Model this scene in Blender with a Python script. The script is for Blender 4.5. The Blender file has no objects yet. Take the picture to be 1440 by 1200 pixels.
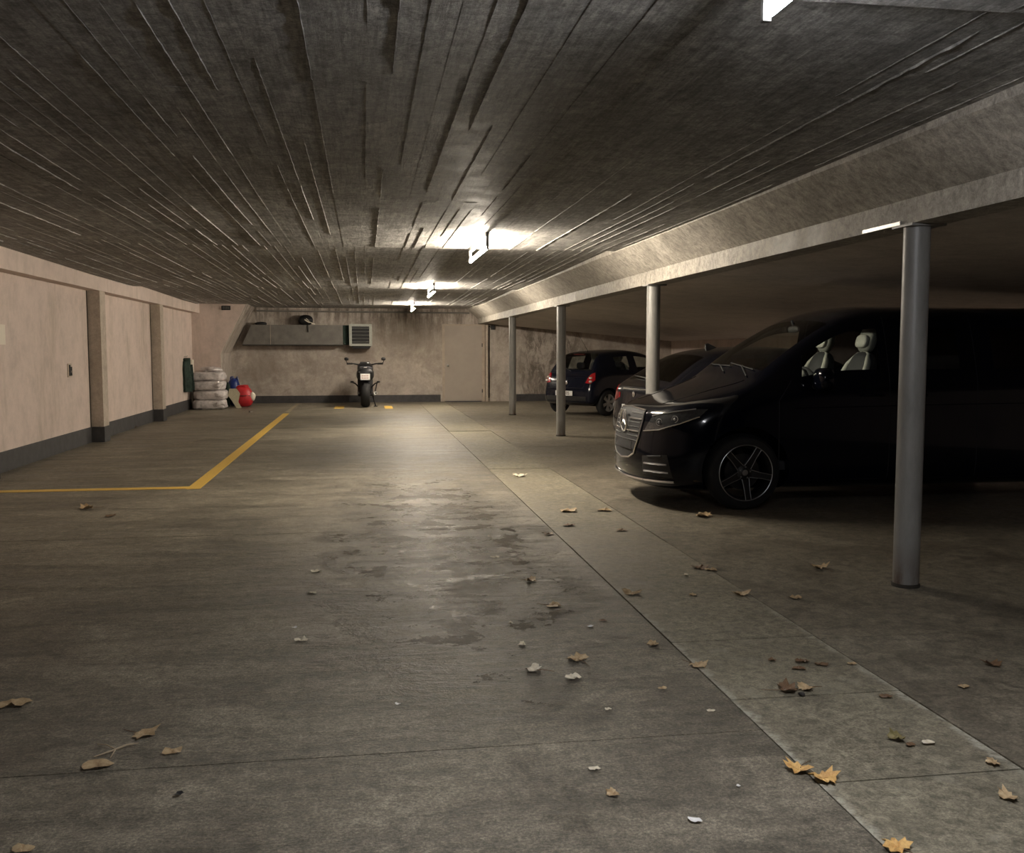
import bpy, bmesh, math, random
from mathutils import Vector, Matrix, noise
from mathutils.bvhtree import BVHTree
from mathutils.geometry import delaunay_2d_cdt
random.seed(7)
SC = bpy.context.scene
COL = SC.collection
PI = math.pi
# ------------------------------------------------------------ camera, world, exposure
F = 1350.0
PITCH = math.atan(107 / F)
YAW = math.atan(208 * math.cos(PITCH) / F)
EYE = Vector((0, 0, 1.45))
cam_data = bpy.data.cameras.new('camera')
cam = bpy.data.objects.new('camera', cam_data)
COL.objects.link(cam)
cam.location = EYE
cam.rotation_euler = (PI / 2 - PITCH, 0, -YAW)
cam_data.sensor_fit = 'HORIZONTAL'
cam_data.sensor_width = 36
cam_data.lens = 36 * F / 1440
cam_data.clip_start = 0.05
SC.camera = cam
SC.view_settings.view_transform = 'Standard'
SC.view_settings.look = 'None'
SC.view_settings.gamma = 1
SC.view_settings.exposure = 2.33
world = bpy.data.worlds.new('night')
SC.world = world
world.use_nodes = True
world.node_tree.nodes['Background'].inputs[0].default_value = (0.25, 0.3, 0.4, 1)
world.node_tree.nodes['Background'].inputs[1].default_value = 0.02
TUBE_POWER = 128.0          # radiance of the three working tubes down the aisle
NEAR_POWER = 52.0          # the older, dimmer tube over the photographer
TUBE_X = 1.2
TUBES = [(2.05, 'near'), (10.15, 'far'), (17.35, 'far'), (23.9, 'far')]

FW = Vector((math.sin(YAW) * math.cos(PITCH), math.cos(YAW) * math.cos(PITCH), -math.sin(PITCH)))
RT = Vector((math.cos(YAW), -math.sin(YAW), 0))
UP = RT.cross(FW)
def ground(px, py, z=0.0):
    d = FW * F + RT * (px - 720) + UP * (600 - py)
    t = (z - EYE.z) / d.z
    return EYE + d * t

# ------------------------------------------------------------ materials
def srgb(c):
    return tuple(((v / 255) / 12.92 if v / 255 <= 0.04045 else ((v / 255 + 0.055) / 1.055) ** 2.4) for v in c)
class NT:
    def __init__(s, name):
        s.m = bpy.data.materials.new(name); s.m.use_nodes = True
        s.t = s.m.node_tree; s.n = s.t.nodes; s.l = s.t.links
        s.b = s.n['Principled BSDF']; s.out = s.n['Material Output']
        s._co = None
    def co(s):
        if not s._co:
            g = s.n.new('ShaderNodeNewGeometry'); s._co = g.outputs['Position']
        return s._co
    def oco(s):
        return s.n.new('ShaderNodeTexCoord').outputs['Object']
    def map(s, scale, src=None, loc=(0, 0, 0)):
        m = s.n.new('ShaderNodeMapping'); m.inputs['Scale'].default_value = scale; m.inputs['Location'].default_value = loc
        s.l.new(src or s.co(), m.inputs[0]); return m.outputs[0]
    def noise(s, scale, detail=5, rough=0.6, src=None, dist=0):
        n = s.n.new('ShaderNodeTexNoise'); n.inputs['Scale'].default_value = scale
        n.inputs['Detail'].default_value = detail; n.inputs['Roughness'].default_value = rough; n.inputs['Distortion'].default_value = dist
        s.l.new(src or s.co(), n.inputs['Vector']); return n.outputs[0]
    def ramp(s, fac, stops):
        r = s.n.new('ShaderNodeValToRGB'); e = r.color_ramp.elements
        while len(e) < len(stops): e.new(0.5)
        for i, (p, c) in enumerate(stops):
            e[i].position = p
            if isinstance(c, (int, float)): c = (c, c, c)
            e[i].color = (*c[:3], 1)
        s.l.new(fac, r.inputs[0]); return r.outputs[0]
    def mix(s, fac, a, b, mode='MIX'):
        m = s.n.new('ShaderNodeMix'); m.data_type = 'RGBA'; m.blend_type = mode
        for sock, v in ((m.inputs[0], fac), (m.inputs[6], a), (m.inputs[7], b)):
            if hasattr(v, 'links') or hasattr(v, 'is_linked'): s.l.new(v, sock)
            elif isinstance(v, (int, float)): sock.default_value = v
            else: sock.default_value = (*v[:3], 1)
        return m.outputs[2]
    def math(s, op, a, b=0.0):
        m = s.n.new('ShaderNodeMath'); m.operation = op
        for sock, v in ((m.inputs[0], a), (m.inputs[1], b)):
            if isinstance(v, (int, float)): sock.default_value = v
            else: s.l.new(v, sock)
        return m.outputs[0]
    def bump(s, h, strength=0.3, dist=0.01, prev=None):
        b = s.n.new('ShaderNodeBump'); b.inputs['Strength'].default_value = strength; b.inputs['Distance'].default_value = dist
        s.l.new(h, b.inputs['Height'])
        if prev is not None: s.l.new(prev, b.inputs['Normal'])
        return b.outputs[0]
    def set(s, col=None, rough=None, normal=None, **kw):
        for k, v in (('Base Color', col), ('Roughness', rough), ('Normal', normal)):
            if v is None: continue
            if isinstance(v, (int, float)): s.b.inputs[k].default_value = v
            elif isinstance(v, tuple): s.b.inputs[k].default_value = (*v[:3], 1)
            else: s.l.new(v, s.b.inputs[k])
        for k, v in kw.items(): s.b.inputs[k.replace('_', ' ')].default_value = v
        return s.m
def simple(name, col, rough=0.5, metal=0.0, var=0.12, scale=25, bump=0.08, **kw):
    t = NT(name); n = t.noise(scale, 4, src=t.oco())
    c = t.ramp(n, [(0.3, tuple(v * (1 - var) for v in col)), (0.7, tuple(min(1, v * (1 + var)) for v in col))])
    return t.set(c, rough, t.bump(n, bump, 0.003) if bump else None, Metallic=metal, **kw)

def concrete(name, base, dark, light, rough=(0.5, 0.75), scale=1.0, grain=0.35, stain=None, big=0.5, mott=0.35, speck=0.3):
    t = NT(name)
    n1 = t.noise(0.6 * scale, 8, 0.65, dist=0.4); n2 = t.noise(3.2 * scale, 8, 0.7); n3 = t.noise(75 * scale, 4, 0.8)
    c = t.ramp(n1, [(0.32, dark), (0.5, base), (0.7, light)])
    c = t.mix(0.5, c, t.ramp(n2, [(0.3, tuple(v * 0.72 for v in dark)), (0.5, base), (0.72, tuple(v * 1.1 for v in light))]))
    n4 = t.noise(14 * scale, 8, 0.78, dist=0.5)
    c = t.mix(1.0, c, t.ramp(n4, [(0.38, 1 - 0.85 * mott), (0.5, 1.0), (0.62, 1 + 0.8 * mott)]), 'MULTIPLY')
    c = t.mix(1.0, c, t.ramp(n3, [(0.36, 1 - 1.0 * speck), (0.64, 1 + 1.1 * speck)]), 'MULTIPLY')
    if stain: c = stain(t, c)
    r = t.ramp(n2, [(0.3, rough[0]), (0.7, rough[1])])
    b = t.bump(n3, grain, 0.004); b = t.bump(n2, 0.35 * big, 0.02, b)
    return t, c, r, b

M = {}
# aisle screed: dark, polished and crazed where the tyres run
def aisle_mat():
    t = NT('aisle_screed')
    n1 = t.noise(0.42, 8, 0.65, dist=0.5); n2 = t.noise(2.6, 9, 0.74, dist=0.3); n3 = t.noise(85, 4, 0.85)
    st = t.noise(1.0, 8, 0.72, src=t.map((1.2, 4.2, 1)), dist=0.4); n4 = t.noise(16, 9, 0.8, dist=0.3)
    sep = t.n.new('ShaderNodeSeparateXYZ'); t.l.new(t.co(), sep.inputs[0])
    dx = t.math('MULTIPLY', t.math('SUBTRACT', sep.outputs[0], 0.55), 1.15); dy = t.math('MULTIPLY', t.math('SUBTRACT', sep.outputs[1], 7.6), 0.235)
    d = t.math('ADD', t.math('SQRT', t.math('ADD', t.math('MULTIPLY', dx, dx), t.math('MULTIPLY', dy, dy))), t.math('MULTIPLY', t.math('SUBTRACT', n2, 0.5), 1.6))
    worn = t.ramp(d, [(0.55, 1.0), (1.0, 0.0)])
    c = t.ramp(n1, [(0.36, (0.085, 0.073, 0.052)), (0.5, (0.17, 0.15, 0.112)), (0.64, (0.26, 0.23, 0.175))])
    c = t.mix(0.5, c, t.ramp(n2, [(0.36, (0.085, 0.072, 0.053)), (0.52, (0.17, 0.15, 0.113)), (0.64, (0.29, 0.255, 0.195))]))
    c = t.mix(1.0, c, t.ramp(st, [(0.36, 0.66), (0.56, 1.1)]), 'MULTIPLY')
    c = t.mix(1.0, c, t.ramp(n4, [(0.38, 0.6), (0.5, 1.0), (0.62, 1.4)]), 'MULTIPLY')
    c = t.mix(1.0, c, t.ramp(n3, [(0.36, 0.5), (0.5, 0.95), (0.64, 1.75)]), 'MULTIPLY')
    black = t.math('MULTIPLY', worn, t.ramp(t.noise(1.0, 9, 0.8, src=t.map((3.4, 9, 1)), dist=0.5), [(0.44, 1.0), (0.52, 0.0)]))
    c = t.mix(t.math('MULTIPLY', black, 0.5), c, (0.05, 0.046, 0.042))
    r = t.ramp(n2, [(0.34, 0.38), (0.66, 0.60)])
    r = t.math('SUBTRACT', r, t.math('MULTIPLY', worn, 0.21))
    b = t.bump(n3, 0.6, 0.005)
    hh = t.math('MULTIPLY', t.ramp(st, [(0.38, 0.0), (0.58, 1.0)]), t.math('ADD', t.math('MULTIPLY', worn, 1.0), 0.25))
    b = t.bump(hh, 0.8, 0.03, b); b = t.bump(n4, 0.5, 0.010, b)
    return t.set(c, r, b)
M['aisle'] = aisle_mat()
def edge_pale(t, c):
    sep = t.n.new('ShaderNodeSeparateXYZ'); t.l.new(t.co(), sep.inputs[0]); x = sep.outputs[0]
    wob = t.noise(4, 7, 0.75)
    def band(x0): return t.ramp(t.math('ADD', t.math('ABSOLUTE', t.math('SUBTRACT', x, x0)), t.math('MULTIPLY', t.math('SUBTRACT', wob, 0.42), 0.22)), [(0.015, 1.0), (0.05, 0.0)])
    near = t.ramp(t.math('MULTIPLY', sep.outputs[1], 0.1), [(0.36, 1.0), (0.60, 0.0)])
    e = t.math('MULTIPLY', t.math('MAXIMUM', band(1.50), band(2.24)), near)
    c = t.mix(t.math('MULTIPLY', t.math('MULTIPLY', e, t.ramp(t.noise(22, 6, 0.8), [(0.40, 0.15), (0.56, 1.0)])), 0.8), c, (0.50, 0.48, 0.40))
    return t.mix(t.ramp(t.noise(3.3, 9, 0.8), [(0.55, 0.0), (0.68, 0.45)]), c, (0.36, 0.34, 0.27))
t, c, r, b = concrete('gutter_slab', (0.185, 0.165, 0.12), (0.12, 0.107, 0.078), (0.26, 0.235, 0.17), (0.45, 0.75), 1.4, 0.5, edge_pale, mott=0.5, speck=0.35); M['slab'] = t.set(c, r, b)
t, c, r, b = concrete('bay_concrete', (0.15, 0.13, 0.097), (0.085, 0.072, 0.054), (0.225, 0.20, 0.15), (0.4, 0.7), 0.9, 0.5, mott=0.5, speck=0.35); M['bay'] = t.set(c, r, b)
M['joint'] = simple('joint_dirt', (0.035, 0.03, 0.022), 0.9, bump=0.4)
t, c, r, b = concrete('board_marked_ceiling', (0.235, 0.225, 0.208), (0.10, 0.096, 0.09), (0.40, 0.385, 0.36), (0.50, 0.72), 1.0, 0.9, mott=0.5, speck=0.3)
n = t.noise(1, 8, 0.78, src=t.map((40, 3, 1))); c = t.mix(1.0, c, t.ramp(n, [(0.40, 0.66), (0.60, 1.3)]), 'MULTIPLY')
b = t.bump(n, 0.9, 0.006, b); b = t.bump(t.noise(1, 8, 0.8, src=t.map((10, 30, 1))), 0.9, 0.010, b)
M['ceiling'] = t.set(c, r, b)
t, c, r, b = concrete('smooth_haunch', (0.30, 0.275, 0.235), (0.17, 0.155, 0.132), (0.44, 0.405, 0.355), (0.5, 0.75), 1.2, 0.3, mott=0.45, speck=0.2); M['haunch'] = t.set(c, r, b)
t, c, r, b = concrete('low_soffit', (0.50, 0.45, 0.41), (0.42, 0.38, 0.345), (0.58, 0.53, 0.48), (0.7, 0.85), 0.8, 0.2, mott=0.12, speck=0.1); M['soffit'] = t.set(c, r, b)
def wall_stain(t, c):
    v = t.ramp(t.noise(1.0, 7, 0.72, src=t.map((2.2, 2.2, 0.6))), [(0.52, 0.0), (0.68, 0.45)])
    return t.mix(v, c, (0.33, 0.27, 0.20))
t, c, r, b = concrete('painted_wall', (0.60, 0.495, 0.44), (0.53, 0.435, 0.38), (0.66, 0.55, 0.49), (0.7, 0.85), 0.8, 0.06, wall_stain, 0.2, 0.05, 0.03); M['wall'] = t.set(c, r, b)
def back_stain(t, c):
    v = t.ramp(t.noise(1.0, 9, 0.78, src=t.map((1.3, 1.3, 0.9)), dist=0.6), [(0.50, 0.0), (0.64, 0.5)])
    c = t.mix(v, c, (0.15, 0.115, 0.085))
    c = t.mix(t.ramp(t.noise(0.8, 7, 0.7, src=t.map((1.2, 1, 1.2), loc=(3.1, 0, 1.7)), dist=0.8), [(0.50, 0.0), (0.56, 0.32), (0.62, 0.5)]), c, (0.24, 0.195, 0.16))
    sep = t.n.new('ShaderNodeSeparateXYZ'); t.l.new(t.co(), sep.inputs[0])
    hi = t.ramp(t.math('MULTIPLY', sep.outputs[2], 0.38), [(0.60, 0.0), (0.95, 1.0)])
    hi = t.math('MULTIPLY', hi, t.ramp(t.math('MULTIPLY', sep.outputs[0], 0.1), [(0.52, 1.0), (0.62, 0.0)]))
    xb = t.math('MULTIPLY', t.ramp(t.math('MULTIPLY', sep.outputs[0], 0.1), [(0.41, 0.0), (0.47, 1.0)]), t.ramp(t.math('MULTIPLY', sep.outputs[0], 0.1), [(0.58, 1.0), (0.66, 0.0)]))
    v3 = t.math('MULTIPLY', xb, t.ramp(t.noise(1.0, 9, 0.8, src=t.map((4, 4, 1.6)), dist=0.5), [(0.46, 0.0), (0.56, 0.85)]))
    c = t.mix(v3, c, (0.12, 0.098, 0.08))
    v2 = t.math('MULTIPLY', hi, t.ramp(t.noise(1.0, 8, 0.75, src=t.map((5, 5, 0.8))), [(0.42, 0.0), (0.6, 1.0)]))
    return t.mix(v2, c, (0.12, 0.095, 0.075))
t, c, r, b = concrete('stained_back_wall', (0.44, 0.385, 0.335), (0.35, 0.305, 0.265), (0.52, 0.46, 0.405), (0.7, 0.85), 0.9, 0.15, back_stain, 0.5, 0.12, 0.04); M['back'] = t.set(c, r, b)
t, c, r, b = concrete('pilaster_paint', (0.44, 0.37, 0.30), (0.34, 0.285, 0.23), (0.52, 0.44, 0.36), (0.7, 0.85), 2.0, 0.1, wall_stain, 0.2, 0.15, 0.1); M['pil'] = t.set(c, r, b)
M['base'] = simple('bitumen_paint', (0.045, 0.043, 0.044), 0.6, var=0.3, scale=8, bump=0.1)
def paint_line(name, col, wear):
    t = NT(name); n = t.noise(14, 7, 0.75)
    c = t.mix(t.ramp(n, [(wear, 0.0), (wear + 0.12, 1.0)]), (0.17, 0.14, 0.10), col)
    return t.set(c, 0.6, t.bump(n, 0.2, 0.002))
M['yellow'] = paint_line('worn_yellow_paint', (0.62, 0.40, 0.075), 0.30)
M['faded'] = paint_line('faded_line_paint', (0.30, 0.25, 0.16), 0.42)
t = NT('column_paint'); n = t.noise(1.0, 7, 0.7, src=t.map((9, 9, 2.2))); n2 = t.noise(60, 3)
sep = t.n.new('ShaderNodeSeparateXYZ'); t.l.new(t.co(), sep.inputs[0])
low = t.math('MULTIPLY', t.ramp(sep.outputs[2], [(0.02, 1.0), (0.28, 0.0)]), t.ramp(n, [(0.4, 0.0), (0.6, 1.0)]))
c = t.ramp(n, [(0.3, (0.17, 0.165, 0.155)), (0.7, (0.27, 0.262, 0.245))]); c = t.mix(low, c, (0.09, 0.06, 0.04))
M['column'] = t.set(c, 0.42, t.bump(n2, 0.12, 0.002))
M['steel'] = simple('galvanised_steel', (0.55, 0.55, 0.53), 0.35, 0.9)
M['white_metal'] = simple('white_enamel', (0.62, 0.62, 0.60), 0.4)
M['socket'] = simple('grey_socket_plastic', (0.12, 0.12, 0.115), 0.5)
def emit(name, col, s):
    t = NT(name); t.set((0.9, 0.9, 0.9), 0.3); t.b.inputs['Emission Color'].default_value = (*col, 1); t.b.inputs['Emission Strength'].default_value = s; return t.m
M['tube_far'] = emit('warm_white_tube', (1.0, 0.885, 0.725), TUBE_POWER)
M['tube_near'] = emit('cool_white_tube', (0.96, 0.965, 1.0), NEAR_POWER)
M['door'] = simple('door_paint', (0.36, 0.31, 0.265), 0.6, var=0.06, scale=3)
M['frame'] = simple('door_frame_paint', (0.40, 0.33, 0.265), 0.6, var=0.12, scale=9)
M['duct'] = simple('duct_sheet', (0.15, 0.14, 0.125), 0.55, 0.1, var=0.2, scale=6)
M['vent'] = simple('vent_frame', (0.36, 0.37, 0.33), 0.5)
M['dark'] = simple('dark_void', (0.012, 0.012, 0.013), 0.7)
M['rubber'] = simple('tyre_rubber', (0.006, 0.006, 0.0065), 0.8, scale=60)
M['black_plastic'] = simple('black_plastic', (0.015, 0.015, 0.016), 0.5)
M['chrome'] = simple('chrome', (0.85, 0.85, 0.85), 0.24, 1.0, var=0.03, bump=0)
M['alloy'] = simple('machined_alloy', (0.45, 0.45, 0.46), 0.32, 0.9, var=0.03, bump=0)
M['greyalloy'] = simple('grey_wheel_cover', (0.33, 0.33, 0.33), 0.45, 0.3)
def carpaint(name, col, rough=0.12):
    t = NT(name); n = t.noise(400, 2, src=t.oco())
    t.b.inputs['Specular IOR Level'].default_value = 0.12
    return t.set(t.ramp(n, [(0.3, col), (0.7, tuple(v * 1.4 for v in col))]), rough, Coat_Weight=0.55, Coat_IOR=1.38, Coat_Roughness=0.05, Metallic=0.0)
M['van_paint'] = carpaint('obsidian_paint', (0.0018, 0.0024, 0.0055))
M['small_paint'] = carpaint('small_car_paint', (0.005, 0.006, 0.012), 0.15)
M['hatch_paint'] = carpaint('hatch_paint', (0.010, 0.010, 0.014), 0.15)
def glass(name, tint, trans):
    t = NT(name); tr = t.n.new('ShaderNodeBsdfTransparent'); tr.inputs[0].default_value = (*tint, 1)
    gl = t.n.new('ShaderNodeBsdfGlossy'); gl.inputs['Roughness'].default_value = 0.02
    lw = t.n.new('ShaderNodeLayerWeight'); lw.inputs[0].default_value = 0.5
    fr = t.math('ADD', t.math('MULTIPLY', t.math('POWER', lw.outputs['Facing'], 5.0), 0.9), 0.05)
    mx = t.n.new('ShaderNodeMixShader'); t.l.new(fr, mx.inputs[0]); t.l.new(tr.outputs[0], mx.inputs[1]); t.l.new(gl.outputs[0], mx.inputs[2])
    t.l.new(mx.outputs[0], t.out.inputs[0]); return t.m
M['glass'] = glass('clear_window_glass', (0.80, 0.84, 0.81), 1)
M['tint'] = glass('privacy_glass', (0.06, 0.06, 0.065), 1)
M['midtint'] = glass('rear_window_glass', (0.60, 0.63, 0.63), 1)
def lens(name, col, rough=0.15, e=0.0):
    t = NT(name); n = t.noise(40, 3, src=t.oco())
    return t.set(t.ramp(n, [(0.35, tuple(v * 0.7 for v in col)), (0.65, col)]), rough, Coat_Weight=1.0)
M['redlens'] = lens('red_lamp_lens', (0.42, 0.012, 0.018))
M['darkred'] = lens('dark_red_lens', (0.10, 0.006, 0.008))
M['clearlens'] = lens('clear_lamp_lens', (0.75, 0.66, 0.60))
M['headlamp'] = lens('headlamp_lens', (0.05, 0.052, 0.055), 0.08)
M['seat_pale'] = simple('pale_leather', (0.52, 0.51, 0.46), 0.5)
M['seat_grey'] = simple('grey_leather', (0.20, 0.20, 0.18), 0.6)
M['seat_dark'] = simple('dark_perforated_leather', (0.022, 0.022, 0.026), 0.7)
M['plate'] = simple('number_plate_white', (0.80, 0.79, 0.77), 0.4, var=0.03)
M['ink'] = simple('plate_ink', (0.03, 0.03, 0.03), 0.6)
M['redink'] = simple('faded_plate_ink', (0.45, 0.25, 0.24), 0.6)
def plastic_bag(name, col):
    t = NT(name); n = t.noise(9, 6, 0.7, src=t.oco())
    return t.set(t.ramp(n, [(0.3, tuple(v * 0.62 for v in col)), (0.5, col), (0.7, tuple(min(1, v * 1.25) for v in col))]), 0.3, t.bump(n, 0.6, 0.03), Subsurface_Weight=0.0, Coat_Weight=0.4)
M['bagwhite'] = plastic_bag('milky_tyre_bag', (0.70, 0.65, 0.64))
M['red'] = simple('red_bag_fabric', (0.50, 0.022, 0.028), 0.45, var=0.25, scale=7, bump=0.4)
M['blue'] = simple('blue_bag_plastic', (0.012, 0.03, 0.17), 0.4, var=0.3, scale=7, bump=0.4)
M['green'] = simple('dark_green_cloth', (0.012, 0.028, 0.020), 0.8, var=0.5, scale=14, bump=0.4)
M['beige'] = simple('beige_cardboard', (0.42, 0.38, 0.27), 0.8)
M['cream'] = simple('cream_plastic', (0.72, 0.66, 0.56), 0.5)
M['bike_black'] = simple('satin_black_metal', (0.010, 0.010, 0.011), 0.35)
M['poster'] = simple('pale_notice', (0.72, 0.66, 0.56), 0.7, var=0.03)
def leafmat(name, c1, c2):
    t = NT(name); n = t.noise(45, 5, 0.7, src=t.oco())
    return t.set(t.ramp(n, [(0.35, c1), (0.65, c2)]), 0.6, t.bump(n, 0.3, 0.003))
M['leaf_gold'] = leafmat('golden_leaf', (0.50, 0.26, 0.08), (0.78, 0.52, 0.20))
M['leaf_tan'] = leafmat('tan_leaf', (0.34, 0.22, 0.11), (0.55, 0.42, 0.25))
M['leaf_pale'] = leafmat('pale_leaf', (0.60, 0.52, 0.38), (0.80, 0.74, 0.60))
M['leaf_brown'] = leafmat('brown_leaf', (0.11, 0.06, 0.03), (0.20, 0.12, 0.065))
M['leaf_olive'] = leafmat('olive_leaf', (0.12, 0.10, 0.035), (0.22, 0.18, 0.07))
M['paper'] = leafmat('white_paper', (0.75, 0.74, 0.72), (0.88, 0.87, 0.85))
M['twig'] = simple('bare_twig', (0.42, 0.33, 0.22), 0.7)

# ------------------------------------------------------------ mesh helpers
def mesh_obj(name, bm, mat, parent=None, smooth=False, sharp=None):
    me = bpy.data.meshes.new(name); bmesh.ops.recalc_face_normals(bm, faces=bm.faces[:]); bm.to_mesh(me); bm.free()
    o = bpy.data.objects.new(name, me); COL.objects.link(o)
    for m in (mat if isinstance(mat, (list, tuple)) else [mat]): me.materials.append(M[m] if isinstance(m, str) else m)
    if smooth:
        me.shade_smooth()
        me.set_sharp_from_angle(angle=math.radians(sharp or 40))
    if parent: o.parent = parent
    return o
def tag(o, label=None, cat=None, group=None, kind=None):
    if label: o['label'] = label
    if cat: o['category'] = cat
    if group: o['group'] = group
    if kind: o['kind'] = kind
    return o
def empty(name, loc=(0, 0, 0), rz=0.0):
    o = bpy.data.objects.new(name, None); COL.objects.link(o); o.location = loc; o.rotation_euler = (0, 0, rz); o.empty_display_size = 0.1; return o
def struct(name, bm, mat, **kw):
    o = mesh_obj(name, bm, mat, **kw); o['kind'] = 'structure'; return o
def NB(): return bmesh.new()
def box(bm, x0, x1, y0, y1, z0, z1, mi=0, bev=0.0, rot=None):
    vs = [bm.verts.new((x, y, z)) for z in (z0, z1) for y in (y0, y1) for x in (x0, x1)]
    fs = [bm.faces.new([vs[i] for i in q]) for q in ((0, 2, 3, 1), (4, 5, 7, 6), (0, 1, 5, 4), (2, 6, 7, 3), (0, 4, 6, 2), (1, 3, 7, 5))]
    for f_ in fs: f_.material_index = mi
    if rot is not None:
        c = Vector(((x0 + x1) / 2, (y0 + y1) / 2, (z0 + z1) / 2)); bmesh.ops.rotate(bm, verts=vs, cent=c, matrix=rot)
    if bev:
        es = list({e for f_ in fs for e in f_.edges}); bmesh.ops.bevel(bm, geom=es, offset=bev, segments=2, affect='EDGES', profile=0.7)
    return vs
def prism(bm, poly, axis, a, b, mi=0):
    def P3(p, t): return {'y': (p[0], t, p[1]), 'x': (t, p[0], p[1]), 'z': (p[0], p[1], t)}[axis]
    A = [bm.verts.new(P3(p, a)) for p in poly]; B = [bm.verts.new(P3(p, b)) for p in poly]
    fs = [bm.faces.new(A), bm.faces.new(B[::-1])] + [bm.faces.new([A[i], A[(i + 1) % len(A)], B[(i + 1) % len(A)], B[i]]) for i in range(len(A))]
    for f_ in fs: f_.material_index = mi
def tube(bm, pts, r, seg=8, caps=True, mi=0):
    pts = [Vector(p) for p in pts]; rs = r if isinstance(r, (list, tuple)) else [r] * len(pts); rings = []
    prev = None
    for i, p in enumerate(pts):
        d = (pts[min(i + 1, len(pts) - 1)] - pts[max(i - 1, 0)]).normalized()
        if prev is None:
            a = d.orthogonal().normalized()
        else:
            a = (prev - d * prev.dot(d)); a = a.normalized() if a.length > 1e-6 else d.orthogonal().normalized()
        prev = a; b_ = d.cross(a)
        rings.append([bm.verts.new(p + (a * math.cos(2 * PI * k / seg) + b_ * math.sin(2 * PI * k / seg)) * rs[i]) for k in range(seg)])
    for A, B in zip(rings, rings[1:]):
        for k in range(seg): bm.faces.new([A[k], A[(k + 1) % seg], B[(k + 1) % seg], B[k]]).material_index = mi
    if caps: bm.faces.new(rings[0][::-1]).material_index = mi; bm.faces.new(rings[-1]).material_index = mi
def closed_tube(bm, pts, r, seg=6):
    pts = [Vector(p) for p in pts]; n = len(pts); rings = []; c = sum(pts, Vector()) / n; nrm = Vector()
    for i in range(n): nrm += (pts[i] - c).cross(pts[(i + 1) % n] - c)
    nrm.normalize()
    for i, p in enumerate(pts):
        d = (pts[(i + 1) % n] - pts[i - 1]).normalized(); a = d.cross(nrm).normalized(); b_ = d.cross(a)
        rings.append([bm.verts.new(p + (a * math.cos(2 * PI * k / seg) + b_ * math.sin(2 * PI * k / seg)) * r) for k in range(seg)])
    for i in range(n):
        A, B = rings[i], rings[(i + 1) % n]
        for k in range(seg): bm.faces.new([A[k], A[(k + 1) % seg], B[(k + 1) % seg], B[k]])
def lathe(bm, prof, seg=32, axis='z', origin=(0, 0, 0), mi=0, closed=False):
    """prof: (radius, height) pairs about an axis"""
    o = Vector(origin); rings = []
    for r, h in prof:
        ring = []
        for k in range(seg):
            a = 2 * PI * k / seg; c, s = r * math.cos(a), r * math.sin(a)
            ring.append(bm.verts.new(o + Vector({'z': (c, s, h), 'y': (c, h, s), 'x': (h, c, s)}[axis])))
        rings.append(ring)
    pairs = list(zip(rings, rings[1:])) + ([(rings[-1], rings[0])] if closed else [])
    for A, B in pairs:
        for k in range(seg): bm.faces.new([A[k], A[(k + 1) % seg], B[(k + 1) % seg], B[k]]).material_index = mi
    if not closed:
        bm.faces.new(rings[0][::-1]).material_index = mi; bm.faces.new(rings[-1]).material_index = mi
def blob(bm, c, r, e=2.0, seg=24, rings=14, amp=0.0, freq=3.0, seed=0, zmin=None, mat=None):
    """superellipsoid with noisy dents"""
    c = Vector(c); rows = []
    def sp(v, p): return math.copysign(abs(v) ** p, v)
    for i in range(rings + 1):
        ph = -PI / 2 + PI * i / rings; row = []
        for k in range(seg if 0 < i < rings else 1):
            th = 2 * PI * k / seg; q = 2 / e
            v = Vector((r[0] * sp(math.cos(ph), q) * sp(math.cos(th), q), r[1] * sp(math.cos(ph), q) * sp(math.sin(th), q), r[2] * sp(math.sin(ph), q)))
            if amp:
                nn = noise.noise(v * freq + Vector((seed, seed * 2.3, 0))) + 0.5 * noise.noise(v * freq * 2.3 + Vector((0, seed, seed)))
                v *= 1 + amp * nn
            v = v + c
            if zmin is not None: v.z = max(v.z, zmin)
            if mat is not None: v = mat @ v
            row.append(bm.verts.new(v))
        rows.append(row)
    for A, B in zip(rows, rows[1:]):
        for k in range(seg):
            k2 = (k + 1) % seg
            if len(A) == 1: bm.faces.new([A[0], B[k2], B[k]])
            elif len(B) == 1: bm.faces.new([A[k], A[k2], B[0]])
            else: bm.faces.new([A[k], A[k2], B[k2], B[k]])

# ------------------------------------------------------------ the room
ZC = 2.6
Y0, Y1 = -7.0, 27.2
XL, XF, XR = -4.28, 3.2, 8.9
XG0, XG1 = 1.49, 2.25
bm = NB()
aisle_j = [Y0, -0.4, 3.39, 6.47, 7.72, 11.15, 14.9, 18.4, 22.6, Y1]
g = 0.0015
for a, b_ in zip(aisle_j, aisle_j[1:]): box(bm, XL - 0.3, XG0 - 0.004, a + g, b_ - g, -0.12, random.uniform(-0.001, 0.001), 0)
slab_j = [Y0, -4, -2.4, -0.8, 0.7, 1.75, 2.93, 3.71, 4.50, 6.90, 9.94, 11.59, 14.76, 17.2, 20.4, 23.6, Y1]
for a, b_ in zip(slab_j, slab_j[1:]): box(bm, XG0 + 0.004, XG1 - 0.004, a + 0.003, b_ - 0.003, -0.12, random.uniform(-0.004, 0.003), 1)
for a, b_ in zip([Y0, 0.6, 4.45, 9.3, 14.2, 20.1, Y1], [0.6, 4.45, 9.3, 14.2, 20.1, Y1]): box(bm, XG1 + 0.004, XR + 0.2, a + g, b_ - g, -0.12, random.uniform(-0.002, 0.001), 2)
box(bm, XL - 0.3, XR + 0.2, Y0, Y1, -0.14, -0.016, 3)
struct('floor', bm, ['aisle', 'slab', 'bay', 'joint'])

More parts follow.
